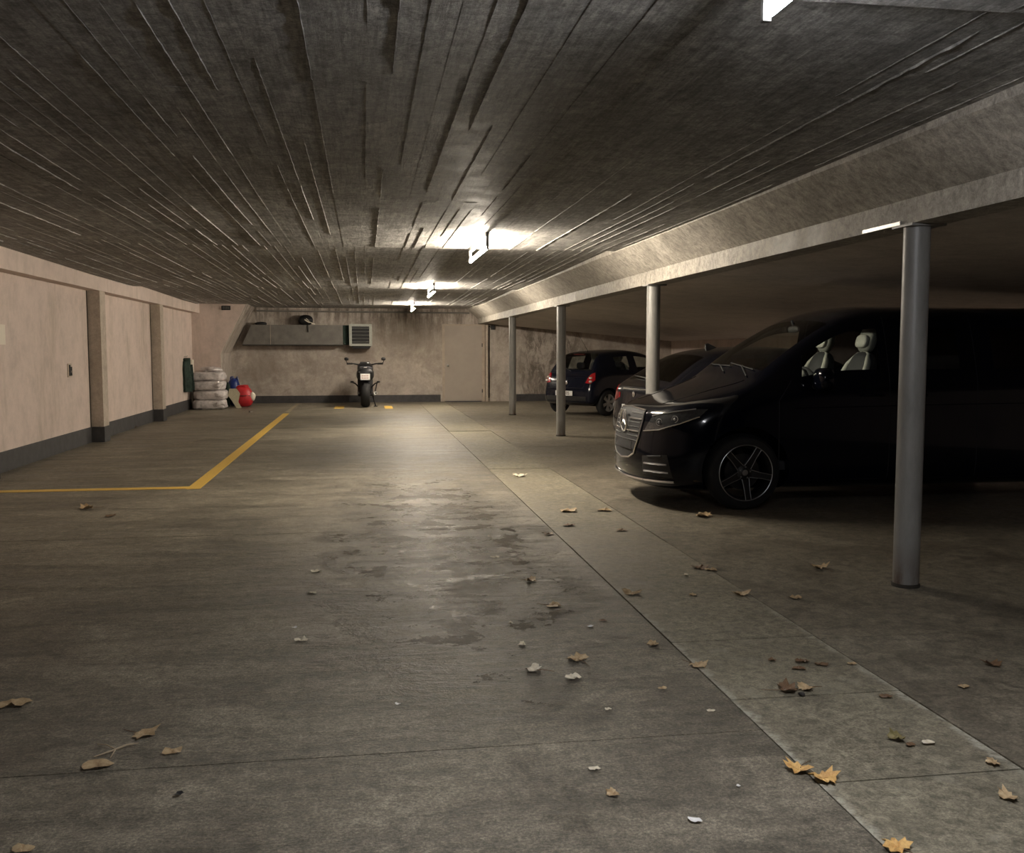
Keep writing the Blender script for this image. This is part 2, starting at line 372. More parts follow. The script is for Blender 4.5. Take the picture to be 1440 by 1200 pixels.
# board-marked ceiling: individual board imprints, steps and cement fins
bm = NB(); XC = 2.9; x = XL; rnd = random.Random(3)
joints = [Y0, -4.35, 3.08, 10.98, 18.18, 24.74, Y1]      # formwork bays end just past each lamp, a small step up into the next
def ceil_z(y, j):
    a, b_ = joints[j], joints[j + 1]
    return ZC + 0.045 * (1 - min(1, (y - a) / 4.5))
def bay(y): return max(k for k in range(len(joints) - 1) if y >= joints[k] - 1e-6)
while x < XC - 0.01:
    w = min(rnd.uniform(0.095, 0.125), XC - x)
    for j in range(len(joints) - 1):
        a, b_ = joints[j], joints[j + 1]; cut = sorted({a, min(b_, a + 4.5), b_} | ({a + rnd.uniform(1, 3.5)} if b_ - a > 4 else set()))
        dz = rnd.gauss(0, 0.0008)
        for p, q in zip(cut, cut[1:]):
            if q - p < 0.05: continue
            vs = box(bm, x, x + w, p, q, ZC, ZC + 0.08)
            if rnd.random() < .5: dz = rnd.gauss(0, 0.0008)
            for v in vs[:4]: v.co.z = ceil_z(v.co.y, j) + dz
    if rnd.random() < 0.85:
        a = Y0
        while a < Y1:
            L = rnd.uniform(0.8, 4.5); b_ = min(a + L, Y1)
            if rnd.random() < 0.58:
                hgt = rnd.choice((0.002, 0.004, 0.006, 0.011)); wd = rnd.uniform(0.0012, 0.003); n_ = max(2, int((b_ - a) / 0.06)); ring = []
                for k in range(n_ + 1):
                    yy = a + (b_ - a) * k / n_; hh = hgt * rnd.uniform(0.3, 1.0) * (0.15 if k in (0, n_) else 1); zz = ceil_z(yy, bay(yy)); xx = x + rnd.uniform(-0.002, 0.002)
                    ring.append([bm.verts.new((xx - wd, yy, zz + 0.004)), bm.verts.new((xx, yy, zz - 0.001 - hh)), bm.verts.new((xx + wd, yy, zz + 0.004))])
                for A, B in zip(ring, ring[1:]):
                    bm.faces.new([A[0], A[1], B[1], B[0]]); bm.faces.new([A[1], A[2], B[2], B[1]])
            a = b_ + rnd.uniform(0, 0.8)
    x += w
box(bm, XL, XC, Y0, Y1, ZC + 0.07, ZC + 0.2)
struct('ceiling', bm, 'ceiling')
bm = NB()   # dropped haunch with the fascia that the columns carry
prism(bm, [(2.9, ZC + 0.1), (2.9, ZC - 0.012), (3.2, 2.345), (3.2, 2.2), (3.42, 2.2), (3.42, ZC + 0.1)], 'y', Y0, Y1)
struct('trim_1', bm, 'haunch')
bm = NB()   # low sloping soffit above the bays
ys = [Y0, 6, 11.5, 15, 19, 23, Y1]; zr = [2.06, 2.02, 1.98, 1.86, 1.76, 1.72, 1.72]
cols = [3.42, 5.2, 7.0, XR + 0.1]
gr = [[bm.verts.new((cx, yy, 2.215 + (z_ - 2.215) * (cx - 3.42) / (XR - 3.42))) for cx in cols] for yy, z_ in zip(ys, zr)]
tp = [[bm.verts.new((cx, yy, 2.75)) for cx in cols] for yy in ys]
for G in (gr, tp):
    for A, B in zip(G, G[1:]):
        for k in range(len(cols) - 1): bm.faces.new([A[k], A[k + 1], B[k + 1], B[k]])
for i in range(len(ys) - 1):
    for k in (0, len(cols) - 1): bm.faces.new([gr[i][k], gr[i + 1][k], tp[i + 1][k], tp[i][k]])
for k in range(len(cols) - 1):
    for i in (0, len(ys) - 1): bm.faces.new([gr[i][k], gr[i][k + 1], tp[i][k + 1], tp[i][k]])
struct('ceiling', bm, 'soffit', smooth=True, sharp=20)
bm = NB(); box(bm, XL - 0.3, XL, Y0, Y1, 0, ZC + 0.2); struct('wall_left', bm, 'wall')
bm = NB(); box(bm, XR, XR + 0.2, Y0, Y1, 0, ZC); struct('wall_right', bm, 'wall')
bm = NB(); box(bm, XL - 0.3, XR + 0.2, Y0 - 0.2, Y0, 0, ZC + 0.2); struct('wall_front', bm, 'dark')
bm = NB(); DX0, DX1, DZ = 2.2, 3.36, 2.19
box(bm, XL - 0.3, DX0, Y1, Y1 + 0.25, 0, ZC + 0.2); box(bm, DX1, XR + 0.2, Y1, Y1 + 0.25, 0, ZC + 0.2); box(bm, DX0, DX1, Y1, Y1 + 0.25, DZ, ZC + 0.2)
box(bm, DX0, DX1, Y1 + 0.2, Y1 + 0.25, 0, DZ)
struct('wall_back', bm, 'back')
bm = NB()   # cross beam along the head of the left wall, pilasters standing proud of it
box(bm, XL, -4.08, Y0, 25.2, 2.385, ZC + 0.06); struct('trim_2', bm, 'wall')
for i, yy in enumerate((11.2, 15.98, 20.5, )):
    bm = NB(); box(bm, XL, -4.09, yy, yy + 0.32, 0, 2.385, bev=0.006); struct('trim_%d' % (3 + i), bm, 'pil')
    bm = NB(); box(bm, XL, -4.08, yy - 0.01, yy + 0.33, 0, 0.245); struct('baseboard_left', bm, 'base')
bm = NB()
for a, b_ in ((Y0, 11.19), (11.53, 15.97), (16.31, 20.49), (20.83, 25.2)): box(bm, XL, XL + 0.012, a, b_, 0, 0.245)
struct('baseboard_left', bm, 'base')
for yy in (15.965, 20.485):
    bm = NB(); box(bm, XL, XL + 0.006, yy - 0.03, yy, 0.245, 2.385); struct('trim_7', bm, 'joint')  # thin dark strip painted in as the shadow joint beside each pilaster
bm = NB(); box(bm, -3.57, 2.13, Y1 - 0.012, Y1, 0, 0.20); box(bm, 4.3, XR, Y1 - 0.012, Y1, 0, 0.20); struct('baseboard_back', bm, 'base')
bm = NB(); prism(bm, [(XL, 0), (-3.585, 0), (-3.585, 1.38), (-2.92, ZC + 0.06), (XL, ZC + 0.06)], 'y', 25.2, Y1, 1)
for f_ in bm.faces:
    if all(abs(v.co.y - 25.2) < 1e-4 for v in f_.verts): f_.material_index = 0
struct('wall_pier', bm, ['wall', 'back'])

# door with its frame
bm = NB(); box(bm, DX0 + 0.05, DX1 - 0.05, Y1 - 0.02, Y1 + 0.03, 0.02, DZ - 0.05, bev=0.004)
door = struct('door_1', bm, 'door')
bm = NB(); box(bm, DX0 - 0.02, DX0 + 0.05, Y1 - 0.035, Y1 + 0.1, 0, DZ, bev=0.004); box(bm, DX1 - 0.05, DX1 + 0.03, Y1 - 0.035, Y1 + 0.1, 0, DZ, bev=0.004); box(bm, DX0 + 0.05, DX1 - 0.05, Y1 - 0.035, Y1 + 0.1, DZ - 0.05, DZ, bev=0.004)
mesh_obj('door_frame', bm, 'frame', door)
bm = NB(); lathe(bm, [(0.03, 0), (0.03, -0.012), (0.012, -0.015), (0.012, -0.05), (0.026, -0.055), (0.03, -0.075), (0.018, -0.09)], 16, 'y', (DX0 + 0.13, Y1 - 0.02, 1.03)); mesh_obj('door_knob', bm, 'steel', door, smooth=True)
for z in (0.3, 1.6):
    bm = NB(); tube(bm, [(DX1 - 0.045, Y1 - 0.045, z - 0.05), (DX1 - 0.045, Y1 - 0.045, z + 0.05)], 0.012); mesh_obj('hinge', bm, 'dark', door, smooth=True)
bm = NB(); box(bm, DX1 + 0.05, DX1 + 0.12, Y1 - 0.09, Y1, 0, 2.18, bev=0.01)
struct('trim_6', bm, 'pil')

# ceiling tubes
def tube_light(y, kind, label):
    L = 0.76; t_ = empty('fluorescent_light', (TUBE_X, y, ZC)); tag(t_, label, 'ceiling light')
    bm = NB(); box(bm, -0.020, 0.020, -L, L, -0.045, 0, bev=0.006); mesh_obj('housing', bm, 'socket', t_)
    for s in (-1, 1):
        bm = NB(); box(bm, -0.013, 0.013, s * L - 0.012, s * L + 0.012, -0.17, 0.0, bev=0.004)
        mesh_obj('lamp_holder', bm, 'socket', t_)
    bm = NB(); tube(bm, [(0, -L + 0.03, -0.145), (0, L - 0.03, -0.145)], 0.019, 16); mesh_obj('tube', bm, 'tube_' + kind, t_, smooth=True)
    return t_
TL = {2.05: 'cool white ceiling tube nearest the camera, cut by the top edge', 10.15: 'bare fluorescent ceiling tube with a dark end socket, second from camera',
      17.35: 'bare glowing ceiling tube third along the aisle', 23.9: 'farthest glowing ceiling tube close to the back wall'}
for y_, k_ in TUBES: tube_light(y_, k_, TL[y_])

# steel columns under the fascia
CL = ['tall grey steel column nearest the camera, in front of the van', 'grey steel column rising behind the van bonnet', 'slim grey steel column in front of the small hatchback', 'farthest grey steel column between door and small hatchback']
for i, yy in enumerate((5.40, 10.72, 15.95, 21.35)):
    c_ = empty('steel_column', (3.29, yy, 0)); tag(c_, CL[i], 'column', 'steel columns under the beam')
    bm = NB(); lathe(bm, [(0.0775, 0.006), (0.0775, 2.188)], 40); mesh_obj('shaft', bm, 'column', c_, smooth=True)
    bm = NB(); lathe(bm, [(0.083, 0.0), (0.084, 0.012), (0.080, 0.022)], 40); mesh_obj('base_collar', bm, 'joint', c_, smooth=True)
    bm = NB(); box(bm, -0.10, 0.12, -0.11, 0.11, 2.186, 2.2); mesh_obj('top_plate', bm, 'column', c_)
bm = NB(); box(bm, 3.188, 3.2, 5.42, 5.86, 2.2, 2.225, bev=0.003); tag(mesh_obj('beam_edge_strip', bm, 'steel'), 'bright bare metal strip on the lower beam edge beside the nearest column', 'metal strip')

# painted bay markings
def mark(name, x0, x1, y0, y1, m, label):
    bm = NB(); nx = 1; ny = max(1, int((y1 - y0) / 0.5)); box(bm, x0, x1, y0, y1, 0.0, 0.0035)
    tag(mesh_obj(name, bm, m), label, 'floor marking')
mark('bay_line', -1.86, -1.72, 10.37, 22.6, 'yellow', 'long yellow line running away along the left parking bay')
mark('bay_line', XL + 0.02, -1.86, 10.40, 10.56, 'yellow', 'yellow line across the near end of the left parking bay')
mark('bay_line', -1.84, -1.76, 22.9, 26.9, 'faded', 'faded worn grey continuation of the yellow bay line')
mark('bay_mark', -0.76, -0.52, 24.3, 25.5, 'yellow', 'short worn yellow mark left of the motorcycle')
mark('bay_mark', 0.50, 0.70, 24.1, 25.3, 'yellow', 'short worn yellow mark right of the motorcycle')

# ------------------------------------------------------------ car building
def eval_mesh(o):
    dg = bpy.context.evaluated_depsgraph_get(); return bpy.data.meshes.new_from_object(o.evaluated_get(dg))
def hull(name, st, matfn, cap_f, cap_r, wheels, wr, halfw, mats, levels=2):
    """st: stations front to rear, rows of 11 (x,y,z) for y>=0"""
    bm = NB(); L, Rr = [], []
    for s in st:
        a = [bm.verts.new(p) for p in s]; b_ = [a[0]] + [bm.verts.new((p[0], -p[1], p[2])) for p in s[1:10]] + [a[10]]
        L.append(a); Rr.append(b_)
    for i in range(len(st) - 1):
        for k in range(10):
            for S in (L, Rr):
                f_ = bm.faces.new([S[i][k], S[i][k + 1], S[i + 1][k + 1], S[i + 1][k]]); f_.material_index = matfn(i, k)
    for idx, bul, sg in ((0, cap_f, 1), (-1, cap_r, -1)):
        mids = []
        for k in range(1, 10):
            if k == 1: mids.append(L[idx][0])
            elif k == 9: mids.append(L[idx][10])
            else:
                p = L[idx][k].co; mids.append(bm.verts.new((p.x + sg * bul, 0, p.z)))
        for k in range(1, 9):
            for S in (L, Rr): bm.faces.new([S[idx][k], S[idx][k + 1], mids[k], mids[k - 1]]).material_index = 0
    bmesh.ops.recalc_face_normals(bm, faces=bm.faces[:])
    me = bpy.data.meshes.new(name); bm.to_mesh(me); bm.free()
    for m in mats: me.materials.append(M[m])
    o = bpy.data.objects.new(name, me); COL.objects.link(o)
    md = o.modifiers.new('s', 'SUBSURF'); md.levels = levels; md.render_levels = levels
    bpy.context.view_layer.update(); solid = eval_mesh(o); bvh = BVHTree.FromPolygons([v.co for v in solid.vertices], [p.vertices[:] for p in solid.polygons])
    cb = NB()
    for wx in wheels:
        for s in (-1, 1):
            yy = [halfw - 0.30, halfw + 0.2] if s > 0 else [-halfw - 0.2, -halfw + 0.30]
            lathe(cb, [(wr, yy[0]), (wr, yy[1])], 48, 'y', (wx[0], 0, wx[1]), mi=0)
    bmesh.ops.recalc_face_normals(cb, faces=cb.faces[:])
    cme = bpy.data.meshes.new('c'); cb.to_mesh(cme); cb.free(); cme.materials.append(M[mats[0]]); co_ = bpy.data.objects.new('c', cme); COL.objects.link(co_)
    bo = o.modifiers.new('b', 'BOOLEAN'); bo.object = co_; bo.operation = 'DIFFERENCE'; bo.solver = 'EXACT'
    bpy.context.view_layer.update(); res = eval_mesh(o)
    bpy.data.objects.remove(co_); bpy.data.objects.remove(o)
    return res, bvh
def split_hull(res, parent, names, mats, sharp=38):
    """material slot 0 = body; other slots become one glass object per connected pane"""
    b = NB(); b.from_mesh(res)
    body = b.copy(); bmesh.ops.delete(body, geom=[f for f in body.faces if f.material_index != 0], context='FACES')
    mesh_obj('body', body, mats[0], parent, smooth=True, sharp=sharp)
    left = {f for f in b.faces if f.material_index != 0}
    while left:
        seed = next(iter(left)); mi = seed.material_index; comp = {seed}; stack = [seed]
        while stack:
            f_ = stack.pop()
            for e in f_.edges:
                for q in e.link_faces:
                    if q in left and q not in comp and q.material_index == mi: comp.add(q); stack.append(q)
        left -= comp
        nb = NB(); vm = {}
        for f_ in comp:
            for v in f_.verts:
                if v not in vm: vm[v] = nb.verts.new(v.co)
            nb.faces.new([vm[v] for v in f_.verts])
        me = bpy.data.meshes.new(names[mi]); nb.to_mesh(me); nb.free(); o = bpy.data.objects.new(names[mi], me); COL.objects.link(o); me.materials.append(M[mats[mi]]); me.shade_smooth(); o.parent = parent
    b.free()
def frame_uv(d):
    d = Vector(d).normalized(); u = d.cross(Vector((0, 0, 1))); u = u.normalized() if u.length > 1e-4 else Vector((0, 1, 0)); return d, u, u.cross(d).normalized()
def hit(bvh, p, d, off):
    d = Vector(d).normalized(); h = bvh.ray_cast(Vector(p) - d * 3, d)
    if h[0] is None:
        h = bvh.find_nearest(Vector(p))
    n = h[1]; n = -n if n.dot(d) > 0 else n
    return h[0] + n * off
def patch(name, bvh, pts, d, mat, parent, off=0.004, res=0.03, thick=0.012):
    d, u, v = frame_uv(d); P = [Vector(p) for p in pts]; p2 = []
    for a, b_ in zip(P, P[1:] + P[:1]):
        n_ = max(1, int((b_ - a).length / res))
        for k in range(n_): q = a.lerp(b_, k / n_); p2.append(Vector((q.dot(u), q.dot(v))))
    def inside(q):
        c = False
        for i in range(len(p2)):
            a, b_ = p2[i], p2[i - 1]
            if (a.y > q.y) != (b_.y > q.y) and q.x < (b_.x - a.x) * (q.y - a.y) / (b_.y - a.y) + a.x: c = not c
        return c
    xs = [q.x for q in p2]; ys_ = [q.y for q in p2]; extra = []
    x = min(xs) + res * 0.5
    while x < max(xs):
        y = min(ys_) + res * 0.5
        while y < max(ys_):
            q = Vector((x, y))
            if inside(q) and min((q - e).length for e in p2) > res * 0.4: extra.append(q)
            y += res
        x += res
    n0 = len(p2); vs, _, fs, *_r = delaunay_2d_cdt(p2 + extra, [(i, (i + 1) % n0) for i in range(n0)], [list(range(n0))], 1, 1e-5)
    mean = sum(P, Vector()) / len(P); dd = mean.dot(d); bm = NB(); bv = [bm.verts.new(hit(bvh, u * q.x + v * q.y + d * dd, d, off)) for q in vs]
    for f_ in fs:
        try: bm.faces.new([bv[i] for i in f_])
        except ValueError: pass
    bmesh.ops.recalc_face_normals(bm, faces=bm.faces[:])
    if sum((f_.normal.dot(d) * f_.calc_area() for f_ in bm.faces)) > 0: bmesh.ops.reverse_faces(bm, faces=bm.faces[:])
    bm.normal_update(); r = bmesh.ops.extrude_face_region(bm, geom=bm.faces[:]); nv = [g_ for g_ in r['geom'] if isinstance(g_, bmesh.types.BMVert)]
    bmesh.ops.translate(bm, verts=nv, vec=-d * 0)
    ns = set(nv)
    for q in bm.verts:
        if q not in ns: q.co += d * thick
    return mesh_obj(name, bm, mat, parent, smooth=True, sharp=50)
def pline(bvh, pts, d, off=0.003, step=0.03, closed=False):
    P = [Vector(p) for p in pts]; out = []; Q = P + (P[:1] if closed else [])
    for a, b_ in zip(Q, Q[1:]):
        n_ = max(1, int((b_ - a).length / step))
        for k in range(n_): out.append(hit(bvh, a.lerp(b_, k / n_), d, off))
    if not closed: out.append(hit(bvh, Q[-1], d, off))
    return out
def seam(name, bvh, pts, d, r, mat, parent, closed=False, off=0.0):
    bm = NB(); q = pline(bvh, pts, d, off, closed=closed)
    (closed_tube(bm, q, r) if closed else tube(bm, q, r, 6)); return mesh_obj(name, bm, mat, parent, smooth=True)
def rows(xb, x6, x7, x8, zb, w, zm, zbelt, wb, zr, yr, ze, ye, zc, low=0.18):
    return [(xb, 0, zb), (xb, .6 * w, zb), (xb, .94 * w, zb + .03), (xb, w, zb + low), (xb, w, zm), (xb, wb, zbelt - .06), (x6, wb - .015, zbelt),
            (x7, yr, zr), (x8, ye, ze), (x8, ye * .55, zc - (zc - ze) * .25), (x8, 0, zc)]
def wheel(parent, x, y, z, R_, rimR, width, style, side):
    """side +1: outer face towards +y"""
    w_ = empty('wheel', (x, y, z)); w_.parent = parent
    bm = NB(); h = width / 2; pr = []
    for k in range(13):
        a = PI * k / 12; pr.append((rimR + (R_ - rimR) * (math.sin(a) ** 0.45 if 0 < k < 12 else 0), -h * math.cos(a) * (0.98)))
    pr += [(rimR - 0.012, h * 0.7), (rimR - 0.012, -h * 0.7)]
    lathe(bm, pr, 56, 'y', closed=True); mesh_obj('tyre', bm, 'rubber', w_, smooth=True, sharp=60)
    o = side * h
    bm = NB(); lathe(bm, [(rimR - .012, -side * h * .8), (rimR - .03, o * .2), (rimR - .025, o * .7), (rimR - .004, o * .95), (rimR + .004, o * .9), (rimR - .006, o * .3), (rimR - .006, -side * h * .8)], 56, 'y', closed=True)
    mesh_obj('rim_barrel', bm, 'bike_black' if style == 'double' else 'greyalloy', w_, smooth=True)
    if style == 'double':
        bm = NB(); pts = [(rimR * math.cos(2 * PI * k / 64), o * .98, rimR * math.sin(2 * PI * k / 64)) for k in range(64)]; closed_tube(bm, pts, 0.0045, 8)
        for k in range(5):
            a = math.radians(61 + 72 * k + (0)); ca, sa = math.cos(a), math.sin(a)
            for s in (-1, 1):
                P_ = [(0.055, 0.034 * s, .74), (0.10, 0.030 * s, .80), (0.16, 0.0255 * s, .86), (rimR - .004, 0.026 * s, .95)]
                tube(bm, [(-(r_ * ca - q * sa), o * h_, r_ * sa + q * ca) for r_, q, h_ in P_], 0.0032, 6)
        mesh_obj('machined_edge', bm, 'alloy', w_, smooth=True)
        for k in range(5):
            a = math.radians(61 + 72 * k); ca, sa = math.cos(a), math.sin(a); bm = NB()
            q4 = [(0.03, .034, .62), (rimR - .01, .026, .86), (rimR - .01, -.026, .86), (0.03, -.034, .62)]
            A = [bm.verts.new((-(r_ * ca - q * sa), o * h_, r_ * sa + q * ca)) for r_, q, h_ in q4]; B = [bm.verts.new((v.co.x, v.co.y - side * .03, v.co.z)) for v in A]
            bm.faces.new(A); bm.faces.new(B[::-1])
            for i in range(4): bm.faces.new([A[i], A[(i + 1) % 4], B[(i + 1) % 4], B[i]])
            mesh_obj('spoke', bm, 'bike_black', w_)
        bm = NB(); lathe(bm, [(0.075, o * .45), (0.07, o * .68), (0.036, o * .76), (0.03, o * .78)], 30, 'y'); mesh_obj('hub', bm, 'bike_black', w_, smooth=True)
        bm = NB(); lathe(bm, [(0.028, o * .77), (0.026, o * .83), (0.01, o * .85)], 24, 'y')
        for k in range(5):
            a = math.radians(25 + 72 * k); lathe(bm, [(0.008, o * .72), (0.007, o * .80)], 8, 'y', (.052 * math.cos(a), 0, .052 * math.sin(a)))
        mesh_obj('hub_cap', bm, 'alloy', w_, smooth=True)
        bm = NB(); lathe(bm, [(0.165, o * .1), (0.165, o * .16), (0.06, o * .2)], 40, 'y'); mesh_obj('brake_disc', bm, 'bike_black', w_, smooth=True)
    else:
        bm = NB(); lathe(bm, [(rimR * .3, o * .62), (rimR * .3, o * .82), (rimR * .12, o * .9)], 30, 'y')
        for k in range(6 if style == 'cover' else 5):
            n_ = 6 if style == 'cover' else 5
            a = 2 * PI * k / n_ + .3; wa = .30
            q4 = [(rimR * .22, a - .6), (rimR * .98, a - wa * .75), (rimR * .98, a + wa * .75), (rimR * .22, a + .6)]
            hs = [.80, .90, .90, .80]
            A = [bm.verts.new((r_ * math.cos(t_), o * h_, r_ * math.sin(t_))) for (r_, t_), h_ in zip(q4, hs)]; B = [bm.verts.new((v.co.x, v.co.y - side * .025, v.co.z)) for v in A]
            bm.faces.new(A); bm.faces.new(B[::-1])
            for i in range(4): bm.faces.new([A[i], A[(i + 1) % 4], B[(i + 1) % 4], B[i]])
        mesh_obj('wheel_cover', bm, 'greyalloy', w_, smooth=True, sharp=30)
        bm = NB(); lathe(bm, [(rimR * .95, -side * h * .5), (rimR * .95, 0)], 30, 'y'); mesh_obj('brake_drum', bm, 'dark', w_, smooth=True)
    return w_
def seat(parent, x, y, zs, pale='seat_pale', dark='seat_dark'):
    """faces +x; seat base at zs"""
    s = empty('front_seat', (x, y, zs)); s.parent = parent
    tilt = Matrix.Rotation(math.radians(-14), 4, 'Y')
    bm = NB(); blob(bm, (0.26, 0, 0.02), (0.27, 0.24, 0.09), 3.2, 20, 10); mesh_obj('cushion', bm, dark, s, smooth=True)
    bm = NB(); blob(bm, (0, 0, 0.36), (0.085, 0.20, 0.335), 3.2, 22, 12, mat=tilt); mesh_obj('backrest', bm, dark, s, smooth=True)
    for sd in (-1, 1):
        bm = NB(); pts = [(0.07, sd * .21, 0.06), (0.085, sd * .235, 0.22), (0.075, sd * .225, .40), (0.05, sd * .18, .56), (0.02, sd * .10, .66), (0.02, sd * .02, .685)]
        tube(bm, [tilt @ Vector(p) for p in pts], [.03, .036, .034, .03, .024, .016], 12); mesh_obj('side_bolster', bm, pale, s, smooth=True)
    bm = NB(); blob(bm, (0.01, 0, 0.82), (0.05, 0.125, 0.135), 3.0, 20, 12, mat=tilt); hr_ = mesh_obj('headrest', bm, 'seat_grey', s, smooth=True)
    bm = NB(); blob(bm, (0.065, 0, 0.785), (0.03, 0.10, 0.065), 3.0, 18, 10, mat=tilt); mesh_obj('headrest_pad', bm, pale, hr_, smooth=True)
    return s

# ---- black van, nose towards the aisle
van = empty('van', (3.39, 9.11, 0), PI)
tag(van, 'large glossy black people carrier van with chrome grille and pale seats, behind the nearest column', 'van')
W = 0.955
st = []
def nose(xo, w, zt, zl):
    x = lambda q: q
    return [(xo[0], 0, zl), (xo[0], .6 * w, zl), (xo[1], .95 * w, zl + .02), (xo[2], w, zl + .12), (xo[3], w, .55), (xo[4], w * .985, .74), (xo[5], w * .97, .84), (xo[6], w * .93, zt - .035), (xo[7], w * .80, zt), (xo[8], w * .4, zt + .012), (xo[8], 0, zt + .016)]
st.append(nose([.80, .83, .86, .855, .825, .80, .77, .72, .71], .50, .925, .19))
st.append(nose([.70, .72, .74, .735, .71, .69, .65, .60, .59], .74, .955, .17))
st.append(nose([.54, .55, .56, .55, .53, .51, .47, .43, .42], .885, 1.00, .16))
st.append([(.30, 0, .16), (.30, .55, .16), (.30, .88, .18), (.30, .94, .30), (.30, .945, .60), (.27, .94, .80), (.25, .93, .92), (.22, .885, 1.0), (.18, .77, 1.065), (.18, .40, 1.10), (.18, 0, 1.105)])
st.append(rows(.02, .02, .0, -.10, .16, W, .62, 1.04, .945, 1.10, .88, 1.16, .76, 1.215))
st.append(rows(-.22, -.22, -.26, -.16, .16, W, .62, 1.13, .94, 1.22, .875, 1.235, .80, 1.275))
st.append(rows(-.52, -.52, -.56, -.48, .16, W, .62, 1.19, .94, 1.42, .84, 1.49, .76, 1.52))
st.append(rows(-.80, -.80, -.86, -.92, .16, W, .62, 1.20, .94, 1.64, .80, 1.735, .70, 1.78))
st.append(rows(-1.02, -1.02, -1.06, -1.10, .16, W, .62, 1.20, .94, 1.71, .785, 1.795, .68, 1.845))
for x_ in (-1.32, -1.42, -2.2, -2.3, -3.2, -3.3, -3.95):
    st.append(rows(x_, x_, x_, x_, .16, W, .62, 1.20, .94, 1.725, .785, 1.835, .69, 1.885))
st.append(rows(-4.15, -4.15, -4.10, -4.08, .18, W * .97, .62, 1.20, .92, 1.71, .775, 1.81, .66, 1.85))
st.append(rows(-4.235, -4.235, -4.20, -4.17, .22, W * .90, .62, 1.20, .86, 1.66, .72, 1.76, .58, 1.79))
def vanmat(i, k):
    if k >= 8 and 5 <= i <= 6: return 1
    if k == 6 and 6 <= i <= 8: return 2
    if k == 6 and i in (10, 12, 14): return 3
    return 0
res, vb = hull('van_hull', st, vanmat, .055, .03, [(0, .36), (-3.2, .36)], .405, W, ['van_paint', 'glass', 'glass', 'tint'])
split_hull(res, van, {1: 'windshield', 2: 'front_door_window', 3: 'rear_side_window'}, {0: 'van_paint', 1: 'glass', 2: 'glass', 3: 'tint'})
for wx in (0, -3.2):
    for s in (1, -1): wheel(van, wx, s * (W - .135), .348, .348, .252, .235, 'double', s)
D = (-1, 0, 0)
GR = [(.87, .385, .885), (.87, .42, .80), (.87, .40, .64), (.87, .33, .48), (.87, .22, .435), (.87, 0, .415), (.87, -.22, .435), (.87, -.33, .48), (.87, -.40, .64), (.87, -.42, .80), (.87, -.385, .885), (.87, 0, .90)]
patch('grille', vb, GR, D, 'dark', van, .003)
seam('grille_frame', vb, GR, D, .009, 'chrome', van, True, .008)
for z_, wd in ((.80, .40), (.685, .385)):
    for s in (-1, 1):
        seam('grille_bar', vb, [(.87, s * .12, z_), (.87, s * wd, z_ + .004)], D, .008, 'chrome', van, False, .014)
for r_ in range(7):
    z_ = .60 + .042 * r_
    if abs(z_ - .80) < .015 or abs(z_ - .685) < .015: continue
    for y0_, y1_ in (((-.37, -.13), (.13, .37)) if .63 < z_ < .86 else ((-.36, .36),)):
        bm = NB(); tube(bm, pline(vb, [(.87, y0_, z_), (.87, y1_, z_)], D, .005), .004, 6)
        n_ = int((y1_ - y0_) / .035)
        for k in range(n_ + 1): blob(bm, hit(vb, (.87, y0_ + (y1_ - y0_) * k / n_, z_), D, .010), (.006, .007, .005), 2, 6, 4)
        mesh_obj('grille_slat', bm, 'alloy', van, smooth=True)
seam('lower_grille_bar', vb, [(.87, .28, .515), (.87, -.28, .515)], D, .006, 'bike_black', van, False, .012)
c0 = hit(vb, (.87, 0, .765), D, .03)
em = empty('star_emblem', c0); em.parent = van
bm = NB(); closed_tube(bm, [(0, .105 * math.cos(2 * PI * k / 40), .105 * math.sin(2 * PI * k / 40)) for k in range(40)], .010, 8); mesh_obj('emblem_ring', bm, 'chrome', em, smooth=True)
bm = NB(); ctr = bm.verts.new((.014, 0, 0)); bk = bm.verts.new((-.004, 0, 0)); ring = []
for k in range(6):
    a = PI / 2 + k * PI / 3; r_ = .102 if k % 2 == 0 else .016; ring.append(bm.verts.new((0.0, r_ * math.cos(a), r_ * math.sin(a))))
for k in range(6): bm.faces.new([ctr, ring[k], ring[(k + 1) % 6]]); bm.faces.new([bk, ring[(k + 1) % 6], ring[k]])
mesh_obj('emblem_star', bm, 'chrome', em)
bm = NB(); box(bm, c0.x - .012, c0.x - .006, -.26, .26, .475, .585, bev=.002); mesh_obj('plate_holder', bm, 'black_plastic', van)
